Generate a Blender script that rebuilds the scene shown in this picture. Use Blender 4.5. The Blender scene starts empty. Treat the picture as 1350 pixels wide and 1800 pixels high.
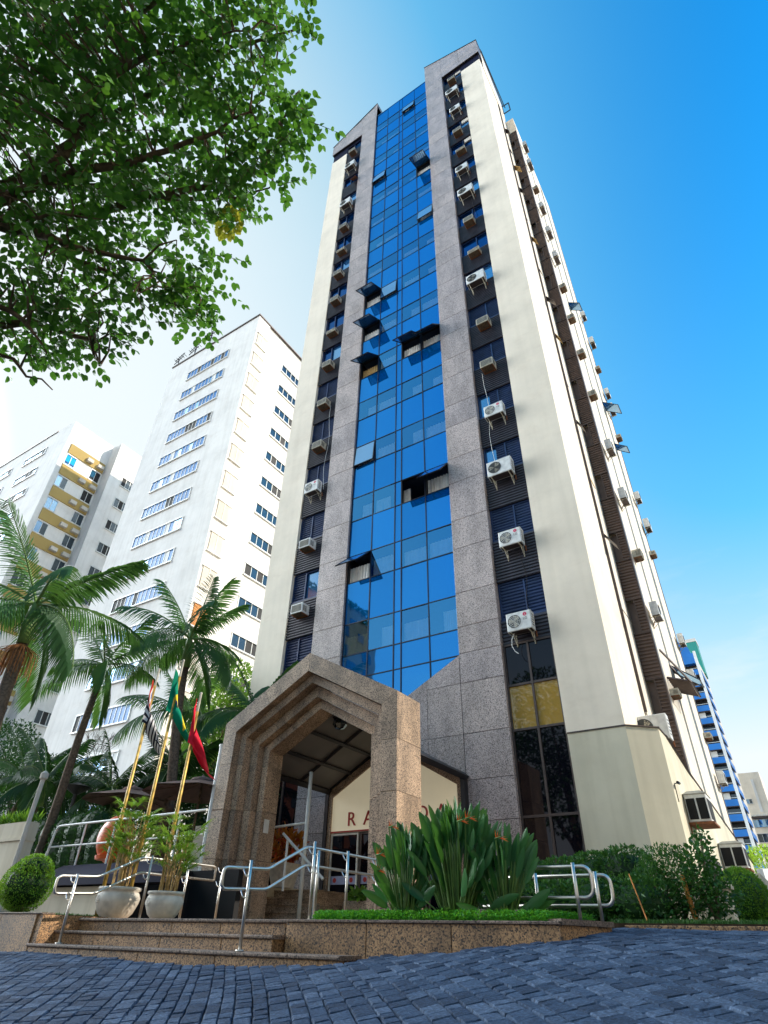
import bpy, math, random
import numpy as np
from mathutils import Vector, Matrix
random.seed(7); rng = np.random.default_rng(7)
scene = bpy.context.scene
C = scene.collection
PI = math.pi

# ------------------------------------------------------------------ camera
cam_d = bpy.data.cameras.new('camera'); cam = bpy.data.objects.new('camera', cam_d); C.objects.link(cam)
cam.matrix_world = Matrix(((0.84154755, 0.30536324, 0.44559064, 0.0),
                           (0.53982139, -0.50558469, -0.67303566, 0.0),
                           (0.01976345, 0.80693086, -0.59031516, 0.3),
                           (0, 0, 0, 1)))
cam_d.sensor_fit = 'HORIZONTAL'; cam_d.sensor_width = 36.0
cam_d.lens = 36.0 * 1026.3 / 1350.0
cam_d.clip_start = 0.05; cam_d.clip_end = 2000
scene.camera = cam

# ------------------------------------------------------------------ light
EXPO = 1.0; SKY_K = 1.0/2**EXPO
SUN_EL = math.radians(36); SUN_AZ = math.radians(62)      # azimuth from +Y towards +X
sdir = Vector((math.sin(SUN_AZ)*math.cos(SUN_EL), math.cos(SUN_AZ)*math.cos(SUN_EL), math.sin(SUN_EL)))
world = bpy.data.worlds.new('World'); scene.world = world; world.use_nodes = True
wn = world.node_tree; wn.nodes.clear()
def wnode(t, **k):
    n = wn.nodes.new(t)
    for a, b in k.items(): setattr(n, a, b)
    return n
sky = wnode('ShaderNodeTexSky', sky_type='NISHITA', sun_disc=False)
sky.sun_elevation = SUN_EL; sky.sun_rotation = SUN_AZ
sky.altitude = 700; sky.air_density = 1.0; sky.dust_density = 0.6; sky.ozone_density = 3.0
bg = wnode('ShaderNodeBackground'); bg.inputs[1].default_value = 0.1
wo = wnode('ShaderNodeOutputWorld')
# clear-sky colour with a deeper, more cyan grade; a pale veil of haze thickens to the left and towards the horizon
tc = wnode('ShaderNodeTexCoord')
scl = wnode('ShaderNodeVectorMath', operation='SCALE'); scl.inputs['Scale'].default_value = 0.205
gam = wnode('ShaderNodeGamma'); gam.inputs[1].default_value = 1.75
tint = wnode('ShaderNodeMixRGB', blend_type='MULTIPLY'); tint.inputs[0].default_value = 1.0; tint.inputs[2].default_value = (0.04, 1.75, 1.80, 1)
sep = wnode('ShaderNodeSeparateXYZ')
dot = wnode('ShaderNodeVectorMath', operation='DOT_PRODUCT'); dot.inputs[1].default_value = (-0.89, 0.05, 0.45)
mr = wnode('ShaderNodeMapRange', interpolation_type='SMOOTHSTEP'); mr.inputs['From Min'].default_value = 0.12; mr.inputs['From Max'].default_value = 1.0
mr.inputs['To Min'].default_value = 0.0; mr.inputs['To Max'].default_value = 1.0
hz = wnode('ShaderNodeMath', operation='SUBTRACT', use_clamp=True); hz.inputs[0].default_value = 1.0
hp = wnode('ShaderNodeMath', operation='POWER'); hp.inputs[1].default_value = 1.7
hm = wnode('ShaderNodeMath', operation='MULTIPLY', use_clamp=True); hm.inputs[1].default_value = 1.5
i1 = wnode('ShaderNodeMath', operation='SUBTRACT', use_clamp=True); i1.inputs[0].default_value = 1.0
i2 = wnode('ShaderNodeMath', operation='SUBTRACT', use_clamp=True); i2.inputs[0].default_value = 1.0
mm = wnode('ShaderNodeMath', operation='MULTIPLY'); i3 = wnode('ShaderNodeMath', operation='SUBTRACT', use_clamp=True); i3.inputs[0].default_value = 1.0
# a few faint wisps
mp = wnode('ShaderNodeMapping'); mp.inputs['Scale'].default_value = (1.2, 1.2, 5.0); mp.inputs['Rotation'].default_value = (0.25, 0.1, 0.5)
nz = wnode('ShaderNodeTexNoise'); nz.inputs['Scale'].default_value = 2.3; nz.inputs['Detail'].default_value = 8; nz.inputs['Roughness'].default_value = 0.6
mr2 = wnode('ShaderNodeMapRange'); mr2.inputs['From Min'].default_value = 0.56; mr2.inputs['From Max'].default_value = 0.75
mr2.inputs['To Min'].default_value = 0.0; mr2.inputs['To Max'].default_value = 0.22
wz = wnode('ShaderNodeMath', operation='MULTIPLY')
add = wnode('ShaderNodeMath', operation='ADD', use_clamp=True)
# out-of-view bright lobe, low behind the left, added to lift the shaded fronts
dotc = wnode('ShaderNodeVectorMath', operation='DOT_PRODUCT'); dotc.inputs[1].default_value = (-0.93, -0.26, 0.26)
core = wnode('ShaderNodeMapRange', interpolation_type='SMOOTHSTEP'); core.inputs['From Min'].default_value = 0.82; core.inputs['From Max'].default_value = 1.0
core.inputs['To Min'].default_value = 1.0; core.inputs['To Max'].default_value = 16.0
veil = wnode('ShaderNodeVectorMath', operation='SCALE')
vr = wnode('ShaderNodeValToRGB'); e_ = vr.color_ramp.elements; e_[0].position = 0.0; e_[0].color = (0.04, 0.52, 1.05, 1); e_[1].position = 1.0; e_[1].color = (0.92, 1.0, 1.04, 1)
x_ = e_.new(0.45); x_.color = (0.22, 0.74, 1.12, 1); x_ = e_.new(0.75); x_.color = (0.66, 0.90, 1.0, 1)
mixw = wnode('ShaderNodeMixRGB')
bg.inputs[1].default_value = SKY_K
L = wn.links.new
L(tc.outputs['Generated'], mp.inputs[0]); L(mp.outputs[0], nz.inputs['Vector']); L(nz.outputs['Fac'], mr2.inputs[0])
L(tc.outputs['Generated'], sep.inputs[0]); L(sep.outputs['Z'], hz.inputs[1]); L(hz.outputs[0], hp.inputs[0]); L(hp.outputs[0], hm.inputs[0])
L(tc.outputs['Generated'], dot.inputs[0]); L(dot.outputs['Value'], mr.inputs[0]); L(tc.outputs['Generated'], dotc.inputs[0]); L(dotc.outputs['Value'], core.inputs[0])
L(mr.outputs[0], i1.inputs[1]); L(hm.outputs[0], i2.inputs[1]); L(i1.outputs[0], mm.inputs[0]); L(i2.outputs[0], mm.inputs[1]); L(mm.outputs[0], i3.inputs[1])
L(mr2.outputs[0], wz.inputs[0]); L(hp.outputs[0], wz.inputs[1]); L(i3.outputs[0], add.inputs[0]); L(wz.outputs[0], add.inputs[1])
L(sky.outputs[0], scl.inputs[0]); L(scl.outputs[0], gam.inputs[0]); L(gam.outputs[0], tint.inputs[1])
L(add.outputs[0], vr.inputs[0]); L(vr.outputs[0], veil.inputs[0]); L(core.outputs[0], veil.inputs['Scale']); L(tint.outputs[0], mixw.inputs[1]); L(veil.outputs[0], mixw.inputs[2]); sq = wnode('ShaderNodeMath', operation='POWER'); sq.inputs[1].default_value = 0.6; L(add.outputs[0], sq.inputs[0]); L(sq.outputs[0], mixw.inputs[0])
L(mixw.outputs[0], bg.inputs[0]); L(bg.outputs[0], wo.inputs[0])

sun_d = bpy.data.lights.new('sun', 'SUN'); sun_d.energy = 2.6; sun_d.angle = math.radians(0.53); sun_d.color = (1.0, 0.90, 0.76)
sun = bpy.data.objects.new('sun', sun_d); C.objects.link(sun); sun.location = (30, 0, 60)
sun.rotation_euler = (-sdir).to_track_quat('-Z', 'Y').to_euler()
scene.view_settings.view_transform = 'Standard'; scene.view_settings.look = 'None'
scene.view_settings.exposure = EXPO; scene.view_settings.gamma = 1.0; scene.view_settings.use_curve_mapping = False
scene.render.engine = 'CYCLES'
scene.cycles.max_bounces = 7; scene.cycles.transparent_max_bounces = 12

# ------------------------------------------------------------------ helpers
OFF = {}
def link(o, parent=None):
    C.objects.link(o)
    if parent is not None: o.parent = parent
    return o
def tag(o, label=None, cat=None, group=None, kind=None):
    if label: o['label'] = label
    if cat: o['category'] = cat
    if group: o['group'] = group
    if kind: o['kind'] = kind
    return o
def thing(name, label, cat, loc=(0, 0, 0), group=None, rotz=0.0):
    o = bpy.data.objects.new(name, None); link(o); o.location = loc; o.rotation_euler = (0, 0, rotz)
    o.empty_display_size = 0.1
    OFF[o.name] = Vector(loc)
    return tag(o, label, cat, group)
def woff(p):
    return OFF.get(p.name, Vector((0, 0, 0))) if p is not None else Vector((0, 0, 0))
class MB:
    def __init__(s): s.v = []; s.f = []; s.m = []; s.mi = 0
    def add(s, vs, fs):
        b = len(s.v); s.v.extend([tuple(v) for v in vs]); s.f.extend([tuple(b + i for i in f) for f in fs]); s.m.extend([s.mi] * len(fs)); return s
    def box(s, x0, x1, y0, y1, z0, z1):
        return s.add([(x0,y0,z0),(x1,y0,z0),(x1,y1,z0),(x0,y1,z0),(x0,y0,z1),(x1,y0,z1),(x1,y1,z1),(x0,y1,z1)],
                     [(0,3,2,1),(4,5,6,7),(0,1,5,4),(1,2,6,5),(2,3,7,6),(3,0,4,7)])
    def bbox(s, x0, x1, y0, y1, z0, z1, b=0.008):      # box with chamfered edges on the -Y face and top
        return s.add([(x0,y1,z0),(x1,y1,z0),(x1,y1,z1),(x0,y1,z1),(x0,y0+b,z0),(x1,y0+b,z0),(x1,y0+b,z1),(x0,y0+b,z1),
                      (x0+b,y0,z0+b),(x1-b,y0,z0+b),(x1-b,y0,z1-b),(x0+b,y0,z1-b)],
                     [(0,3,2,1),(0,1,5,4),(1,2,6,5),(2,3,7,6),(3,0,4,7),(4,5,9,8),(5,6,10,9),(6,7,11,10),(7,4,8,11),(8,9,10,11)])
    def prism(s, poly, y0, y1):          # poly of (x,z) counter-clockwise seen from -Y
        n = len(poly)
        s.add([(x, y0, z) for x, z in poly] + [(x, y1, z) for x, z in poly],
              [tuple(range(n)), tuple(range(2*n-1, n-1, -1))] + [(i, n+i, n+(i+1) % n, (i+1) % n) for i in range(n)]); return s
    def prismx(s, poly, x0, x1):         # poly of (y,z)
        n = len(poly)
        s.add([(x0, y, z) for y, z in poly] + [(x1, y, z) for y, z in poly],
              [tuple(range(n-1, -1, -1)), tuple(range(n, 2*n))] + [((i+1) % n, n+(i+1) % n, n+i, i) for i in range(n)]); return s
    def prismz(s, poly, z0, z1):         # poly of (x,y) ccw
        n = len(poly)
        s.add([(x, y, z0) for x, y in poly] + [(x, y, z1) for x, y in poly],
              [tuple(range(n-1, -1, -1)), tuple(range(n, 2*n))] + [(i, (i+1) % n, n+(i+1) % n, n+i) for i in range(n)]); return s
    def tube(s, path, r, n=8, caps=True):
        P = [Vector(p) for p in path]; R = r if isinstance(r, (list, tuple)) else [r]*len(P)
        rings = []; prev = None
        for i, p in enumerate(P):
            if i == 0: d = P[1]-P[0]
            elif i == len(P)-1: d = P[-1]-P[-2]
            else: d = (P[i+1]-P[i]).normalized() + (P[i]-P[i-1]).normalized()
            d = d.normalized() if d.length > 1e-9 else Vector((0,0,1))
            if prev is None:
                a = Vector((0,0,1)) if abs(d.z) < 0.9 else Vector((1,0,0)); u = d.cross(a).normalized()
            else:
                u = (prev - d*prev.dot(d)).normalized()
            prev = u; w = d.cross(u)
            rings.append([p + (u*math.cos(2*PI*k/n) + w*math.sin(2*PI*k/n))*R[i] for k in range(n)])
        vs = [v for ring in rings for v in ring]; fs = []
        for i in range(len(P)-1):
            for k in range(n):
                a = i*n+k; b = i*n+(k+1) % n; fs.append((a, b, b+n, a+n))
        if caps: fs += [tuple(range(n-1, -1, -1)), tuple(range((len(P)-1)*n, len(P)*n))]
        return s.add(vs, fs)
    def lathe(s, cx, cy, prof, n=24):
        vs = []; fs = []
        for r, z in prof:
            for k in range(n): vs.append((cx+r*math.cos(2*PI*k/n), cy+r*math.sin(2*PI*k/n), z))
        for i in range(len(prof)-1):
            for k in range(n):
                a = i*n+k; b = i*n+(k+1) % n; fs.append((a, b, b+n, a+n))
        return s.add(vs, fs)
    def mesh(s, name, mats, off=Vector((0,0,0)), smooth=False):
        me = bpy.data.meshes.new(name)
        me.from_pydata([(v[0]-off.x, v[1]-off.y, v[2]-off.z) for v in s.v], [], s.f)
        if not isinstance(mats, (list, tuple)): mats = [mats]
        for m in mats: me.materials.append(m)
        if len(mats) > 1: me.polygons.foreach_set('material_index', s.m)
        if smooth: me.polygons.foreach_set('use_smooth', [True]*len(s.f))
        me.update(); return me
    def build(s, name, mats, parent=None, smooth=False, **t):
        off = woff(parent)
        o = bpy.data.objects.new(name, s.mesh(name, mats, off, smooth)); link(o, parent); OFF[o.name] = off
        return tag(o, **t)
def inst(name, me, loc, parent=None, rot=None, scale=None, **t):
    o = bpy.data.objects.new(name, me); link(o, parent); off = woff(parent)
    o.location = (loc[0]-off.x, loc[1]-off.y, loc[2]-off.z)
    if rot: o.rotation_euler = rot
    if scale: o.scale = scale
    OFF[o.name] = off
    return tag(o, **t)
def copy_tree(src, loc, rotz=None, label=None, group=None, parent=None):
    c = src.copy(); C.objects.link(c)
    if parent is not None: c.parent = parent
    else:
        c.location = loc
        if rotz is not None: c.rotation_euler = (0, 0, rotz)
        if label: c['label'] = label
        if group: c['group'] = group
    for ch in list(src.children): copy_tree(ch, None, parent=c)
    return c
def arrmesh(name, V, F, mats, mi=None, smooth=False):
    """V (n,3) array, F (m,k) array of equal-sized faces"""
    me = bpy.data.meshes.new(name); V = np.asarray(V, dtype=np.float32); F = np.asarray(F, dtype=np.int32); k = F.shape[1]
    me.vertices.add(len(V)); me.vertices.foreach_set('co', V.ravel())
    me.loops.add(F.size); me.loops.foreach_set('vertex_index', F.ravel())
    me.polygons.add(len(F)); me.polygons.foreach_set('loop_start', np.arange(0, F.size, k, dtype=np.int32))
    me.polygons.foreach_set('loop_total', np.full(len(F), k, dtype=np.int32))
    if not isinstance(mats, (list, tuple)): mats = [mats]
    for m in mats: me.materials.append(m)
    if mi is not None: me.polygons.foreach_set('material_index', np.asarray(mi, dtype=np.int32))
    if smooth: me.polygons.foreach_set('use_smooth', np.ones(len(F), dtype=bool))
    me.update(calc_edges=True); return me

# ------------------------------------------------------------------ materials
MAT = {}
def newmat(name):
    m = bpy.data.materials.new(name); m.use_nodes = True; nt = m.node_tree
    b = nt.nodes['Principled BSDF']; MAT[name] = m; return m, nt, b
def N(nt, t, ins=None, **k):
    n = nt.nodes.new(t)
    for a, b in k.items(): setattr(n, a, b)
    for a, b in (ins or {}).items(): n.inputs[a].default_value = b
    return n
def ramp(nt, fac, stops):
    r = nt.nodes.new('ShaderNodeValToRGB'); e = r.color_ramp.elements
    while len(e) > 2: e.remove(e[-1])
    e[0].position = stops[0][0]; e[0].color = (*stops[0][1], 1); e[1].position = stops[1][0]; e[1].color = (*stops[1][1], 1)
    for p, c in stops[2:]:
        x = e.new(p); x.color = (*c, 1)
    nt.links.new(fac, r.inputs[0]); return r
def coords(nt, scale=(1,1,1), kind='Object', rand=False):
    t = N(nt, 'ShaderNodeTexCoord'); m = N(nt, 'ShaderNodeMapping'); m.inputs['Scale'].default_value = scale
    nt.links.new(t.outputs[kind], m.inputs[0])
    if rand:
        oi = N(nt, 'ShaderNodeObjectInfo'); mu = N(nt, 'ShaderNodeMath', operation='MULTIPLY'); mu.inputs[1].default_value = 37.0
        nt.links.new(oi.outputs['Random'], mu.inputs[0]); cb = N(nt, 'ShaderNodeCombineXYZ')
        for i in range(3): nt.links.new(mu.outputs[0], cb.inputs[i])
        nt.links.new(cb.outputs[0], m.inputs['Location'])
    return m.outputs[0]
def plain(name, col, rough=0.6, metal=0.0, spec=0.5, var=0.12, vscale=6.0, bump=0.0, bscale=40.0, emit=None):
    m, nt, b = newmat(name)
    co = coords(nt); n = N(nt, 'ShaderNodeTexNoise', {'Scale': vscale, 'Detail': 6.0}); nt.links.new(co, n.inputs['Vector'])
    lo = tuple(c*(1-var*1.6) for c in col); hi = tuple(min(1, c*(1+var)) for c in col)
    r = ramp(nt, n.outputs['Fac'], [(0.3, lo), (0.7, hi)]); nt.links.new(r.outputs[0], b.inputs['Base Color'])
    b.inputs['Roughness'].default_value = rough; b.inputs['Metallic'].default_value = metal; b.inputs['Specular IOR Level'].default_value = spec
    if bump:
        n2 = N(nt, 'ShaderNodeTexNoise', {'Scale': bscale, 'Detail': 4.0}); nt.links.new(co, n2.inputs['Vector'])
        bp = N(nt, 'ShaderNodeBump', {'Strength': bump, 'Distance': 0.01}); nt.links.new(n2.outputs['Fac'], bp.inputs['Height']); nt.links.new(bp.outputs[0], b.inputs['Normal'])
    return m
def granite(name, a, b_, c, rough=0.45, dirt=0.35, scale=1.0):
    """speckled stone: pale feldspar, mid and dark crystals, plus big soft weather stains"""
    m, nt, b = newmat(name); co = coords(nt, rand=True)
    v = N(nt, 'ShaderNodeTexVoronoi', {'Scale': 62.0*scale}); nt.links.new(co, v.inputs['Vector'])
    sp = N(nt, 'ShaderNodeSeparateColor'); nt.links.new(v.outputs['Color'], sp.inputs[0])
    r = ramp(nt, sp.outputs[0], [(0.0, c), (0.13, c), (0.18, tuple(x*.6 for x in b_)), (0.32, b_), (0.5, b_), (0.6, a), (1.0, tuple(min(1, x*1.15) for x in a))])
    n2 = N(nt, 'ShaderNodeTexNoise', {'Scale': 130.0*scale, 'Detail': 3.0}); nt.links.new(co, n2.inputs['Vector'])
    mx = N(nt, 'ShaderNodeMixRGB', {0: 0.35}, blend_type='MULTIPLY'); nt.links.new(r.outputs[0], mx.inputs[1])
    r2 = ramp(nt, n2.outputs['Fac'], [(0.35, (0.35,0.33,0.32)), (0.6, (1,1,1))]); nt.links.new(r2.outputs[0], mx.inputs[2])
    co2 = coords(nt, (1.3,1.3,0.5), rand=True)
    n3 = N(nt, 'ShaderNodeTexNoise', {'Scale': 1.1, 'Detail': 7.0, 'Roughness': 0.65}); nt.links.new(co2, n3.inputs['Vector'])
    r3 = ramp(nt, n3.outputs['Fac'], [(0.36, (1-dirt,)*3), (0.6, (1,1,1))])
    mx2 = N(nt, 'ShaderNodeMixRGB', {0: 1.0}, blend_type='MULTIPLY'); nt.links.new(mx.outputs[0], mx2.inputs[1]); nt.links.new(r3.outputs[0], mx2.inputs[2])
    oi = N(nt, 'ShaderNodeObjectInfo'); r4 = ramp(nt, oi.outputs['Random'], [(0.0, (0.93,0.93,0.95)), (1.0, (1.05,1.03,1.0))])
    mx3 = N(nt, 'ShaderNodeMixRGB', {0: 1.0}, blend_type='MULTIPLY'); nt.links.new(mx2.outputs[0], mx3.inputs[1]); nt.links.new(r4.outputs[0], mx3.inputs[2])
    nt.links.new(mx3.outputs[0], b.inputs['Base Color']); b.inputs['Roughness'].default_value = rough
    bp = N(nt, 'ShaderNodeBump', {'Strength': 0.25, 'Distance': 0.004}); nt.links.new(n2.outputs['Fac'], bp.inputs['Height']); nt.links.new(bp.outputs[0], b.inputs['Normal'])
    return m
granite('granite_rose', (0.66,0.56,0.53), (0.48,0.395,0.37), (0.11,0.095,0.10), 0.38, 0.30, 1.15)
granite('granite_warm_lit', (0.62,0.44,0.30), (0.42,0.29,0.195), (0.07,0.05,0.037), 0.5, 0.5, 1.15)  # pier stone again, more stained, with warm light put into its colour
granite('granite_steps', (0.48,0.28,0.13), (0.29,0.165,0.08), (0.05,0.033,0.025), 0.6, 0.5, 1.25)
granite('granite_nosing', (0.30,0.215,0.165), (0.19,0.135,0.105), (0.05,0.04,0.035), 0.75, 0.45, 1.3)
# stucco with rain streaks and blotches
def stucco(name, col, streak=0.12):
    m, nt, b = newmat(name); co = coords(nt, (1,1,1))
    n1 = N(nt, 'ShaderNodeTexNoise', {'Scale': 0.55, 'Detail': 8.0, 'Roughness': 0.6}); nt.links.new(co, n1.inputs['Vector'])
    cs = coords(nt, (2.0,2.0,0.12)); n2 = N(nt, 'ShaderNodeTexNoise', {'Scale': 1.6, 'Detail': 6.0}); nt.links.new(cs, n2.inputs['Vector'])
    r1 = ramp(nt, n1.outputs['Fac'], [(0.30, tuple(c*0.86 for c in col)), (0.60, col)])
    cb_ = coords(nt, (0.9,0.9,1.6)); n4 = N(nt, 'ShaderNodeTexNoise', {'Scale': 0.9, 'Detail': 9.0, 'Roughness': 0.7}); nt.links.new(cb_, n4.inputs['Vector'])
    r5 = ramp(nt, n4.outputs['Fac'], [(0.26, (0.90,0.88,0.86)), (0.42, (0.98,0.975,0.97)), (0.5, (1,1,1))])
    r2 = ramp(nt, n2.outputs['Fac'], [(0.38, (1-streak, 1-streak*1.05, 1-streak*1.2)), (0.55, (1,1,1))])
    mx = N(nt, 'ShaderNodeMixRGB', {0: 1.0}, blend_type='MULTIPLY'); nt.links.new(r1.outputs[0], mx.inputs[1]); nt.links.new(r2.outputs[0], mx.inputs[2])
    mz = N(nt, 'ShaderNodeMixRGB', {0: 1.0}, blend_type='MULTIPLY'); nt.links.new(mx.outputs[0], mz.inputs[1]); nt.links.new(r5.outputs[0], mz.inputs[2]); nt.links.new(mz.outputs[0], b.inputs['Base Color']); b.inputs['Roughness'].default_value = 0.85
    n3 = N(nt, 'ShaderNodeTexNoise', {'Scale': 90.0, 'Detail': 3.0}); nt.links.new(co, n3.inputs['Vector'])
    bp = N(nt, 'ShaderNodeBump', {'Strength': 0.15, 'Distance': 0.004}); nt.links.new(n3.outputs['Fac'], bp.inputs['Height']); nt.links.new(bp.outputs[0], b.inputs['Normal'])
    return m
stucco('cream', (0.92,0.805,0.65), .04); stucco('cream_podium', (0.72,0.66,0.50), 0.08); stucco('white_wall', (0.85,0.815,0.765), 0.06)
stucco('beige_wall', (0.62,0.55,0.42), 0.15); stucco('far_beige', (0.66,0.60,0.52), 0.05)
plain('louvre', (0.050,0.047,0.062), 0.38, 0.1, 0.5, 0.2, 3.0)
plain('louvre_brown', (0.105,0.072,0.060), 0.45, 0.1, 0.5, 0.2, 3.0)
plain('mullion_dark', (0.020,0.026,0.045), 0.4, 0.4)
plain('dark_metal', (0.028,0.027,0.032), 0.4, 0.4)
plain('bronze', (0.085,0.062,0.055), 0.45, 0.3)
plain('black', (0.006,0.006,0.007), 0.8)
plain('steel', (0.66,0.62,0.57), 0.36, 1.0, 0.5, 0.06, 8.0)
plain('white_paint', (0.75,0.74,0.70), 0.4, 0, 0.5, 0.07)
plain('ac_white', (0.74,0.74,0.71), 0.45, 0, 0.5, 0.12, 7.0)
plain('ac_beige', (0.50,0.46,0.36), 0.55, 0, 0.4, 0.22, 7.0)
plain('ac_grille', (0.07,0.07,0.065), 0.5)
plain('rust', (0.26,0.10,0.045), 0.8, 0, 0.3, 0.3, 14.0)
plain('logo_red', (0.72,0.02,0.10), 0.4)
plain('sign_red', (0.42,0.025,0.02), 0.4, 0, 0.5, 0.03)
plain('sign_cream', (0.70,0.64,0.50), 0.55, 0, 0.4, 0.05, 1.0)
plain('curtain', (0.93,0.91,0.86), 0.9, 0, 0.1, 0.05)
plain('curtain_gold', (0.62,0.42,0.18), 0.9, 0, 0.1, 0.08)
plain('room', (0.05,0.08,0.14), 0.9)
plain('navy', (0.006,0.008,0.030), 0.75, 0, 0.15, 0.1)
plain('umbrella', (0.20,0.125,0.105), 0.85, 0, 0.2, 0.1)
plain('orange_plastic', (0.75,0.13,0.025), 0.35, 0, 0.5, 0.05)
plain('orange_post', (0.62,0.22,0.03), 0.6)
plain('pot_white', (0.60,0.55,0.47), 0.6, 0, 0.4, 0.15, 7.0, 0.1, 60)
plain('soil', (0.055,0.036,0.022), 0.95, 0, 0.2, 0.3, 20.0, 0.6, 50)
plain('gold_pole', (0.52,0.33,0.07), 0.42, 0.35, 0.5, 0.35, 9.0)
plain('flag_red', (0.66,0.012,0.035), 0.75, 0, 0.2, 0.05)
plain('bark', (0.15,0.105,0.070), 0.9, 0, 0.2, 0.35, 14.0, 0.8, 30)
plain('palm_bark', (0.15,0.105,0.075), 0.9, 0, 0.2, 0.3, 16.0, 0.6, 30)
plain('crownshaft', (0.15,0.24,0.06), 0.5, 0, 0.4, 0.2, 5.0)
plain('stem_green', (0.10,0.19,0.035), 0.5, 0, 0.4, 0.25, 5.0)
plain('cane', (0.34,0.22,0.075), 0.6, 0, 0.4, 0.3, 12.0)
plain('fruit_brown', (0.34,0.15,0.06), 0.8, 0, 0.2, 0.3, 10.0)
plain('flower_orange', (0.90,0.16,0.015), 0.5)
plain('flower_red', (0.52,0.04,0.03), 0.5, 0, 0.4, 0.35, 20)
plain('yellow_panel', (0.46,0.32,0.11), 0.8, 0, 0.3, 0.06, 0.3)
plain('blue_panel', (0.02,0.17,0.50), 0.5, 0, 0.4, 0.12, 0.3)
plain('green_panel', (0.02,0.25,0.20), 0.6)
plain('red_brick', (0.34,0.115,0.06), 0.85, 0, 0.3, 0.15, 0.6)
plain('ground', (0.035,0.036,0.04), 0.9, 0, 0.3, 0.25, 3.0, 0.5, 60)
plain('shade_block_wall', (0.60,0.48,0.33), 0.85, 0, 0.3, 0.1, 0.4)
plain('door_blue', (0.33,0.36,0.55), 0.4)
plain('ceiling_grey', (0.16,0.15,0.145), 0.5, 0, 0.4, 0.12, 1.2)
plain('shade_interior', (0.02,0.018,0.016), 0.7)
def leafmat(name, top, back, rough=0.42, trans=0.35, var=0.35, tcol=None):
    m, nt, b = newmat(name)
    g = N(nt, 'ShaderNodeNewGeometry'); oi = N(nt, 'ShaderNodeObjectInfo')
    ad = N(nt, 'ShaderNodeMath', operation='ADD'); nt.links.new(g.outputs['Random Per Island'], ad.inputs[0]); nt.links.new(oi.outputs['Random'], ad.inputs[1])
    fr = N(nt, 'ShaderNodeMath', operation='FRACT'); nt.links.new(ad.outputs[0], fr.inputs[0])
    r = ramp(nt, fr.outputs[0], [(0.0, tuple(c*(1-var) for c in top)), (0.55, top), (0.85, tuple(min(1, c*(1+var)) for c in top)), (1.0, (top[0]*1.9, top[1]*1.45, top[2]))])
    mb = N(nt, 'ShaderNodeMixRGB'); mb.inputs[2].default_value = (*back, 1)
    nt.links.new(g.outputs['Backfacing'], mb.inputs[0]); nt.links.new(r.outputs[0], mb.inputs[1]); nt.links.new(mb.outputs[0], b.inputs['Base Color'])
    b.inputs['Roughness'].default_value = rough; b.inputs['Specular IOR Level'].default_value = 0.28
    tr = N(nt, 'ShaderNodeBsdfTranslucent'); tc_ = tcol or (min(1, top[0]*3.2), min(1, top[1]*2.6), top[2]*1.2)
    tr.inputs[0].default_value = (*tc_, 1)
    mx = N(nt, 'ShaderNodeMixShader'); mx.inputs[0].default_value = trans
    out = nt.nodes['Material Output']; nt.links.new(b.outputs[0], mx.inputs[1]); nt.links.new(tr.outputs[0], mx.inputs[2]); nt.links.new(mx.outputs[0], out.inputs[0])
    return m
leafmat('leaf_tree', (0.036,0.125,0.020), (0.055,0.155,0.035), 0.36, 0.34, 0.4, (0.13,0.34,0.03))
leafmat('leaf_young', (0.22,0.26,0.02), (0.30,0.32,0.04), 0.4, 0.5, 0.3, (0.5,0.5,0.05))
leafmat('leaf_palm', (0.022,0.085,0.022), (0.026,0.09,0.028), 0.5, 0.22, 0.35, (0.16,0.34,0.05))
leafmat('leaf_strelitzia', (0.028,0.12,0.028), (0.06,0.17,0.06), 0.30, 0.22, 0.35, (0.14,0.34,0.04))
leafmat('leaf_cover', (0.06,0.30,0.02), (0.08,0.28,0.03), 0.45, 0.35, 0.35, (0.20,0.55,0.03))
leafmat('leaf_hedge', (0.030,0.105,0.022), (0.04,0.12,0.03), 0.4, 0.25, 0.5, (0.10,0.25,0.03))
leafmat('leaf_topiary', (0.10,0.27,0.025), (0.10,0.24,0.03), 0.45, 0.35, 0.35, (0.3,0.5,0.04))
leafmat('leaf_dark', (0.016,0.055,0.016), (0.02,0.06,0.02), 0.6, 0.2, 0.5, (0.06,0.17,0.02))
leafmat('leaf_lit', (0.26,0.42,0.03), (0.22,0.36,0.04), 0.5, 0.4, 0.3, (0.5,0.65,0.05))
leafmat('leaf_bamboo', (0.10,0.24,0.03), (0.12,0.26,0.05), 0.4, 0.35, 0.35, (0.32,0.5,0.05))
leafmat('leaf_croton', (0.35,0.06,0.02), (0.40,0.20,0.03), 0.4, 0.3, 0.7, (0.6,0.15,0.02))
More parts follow.
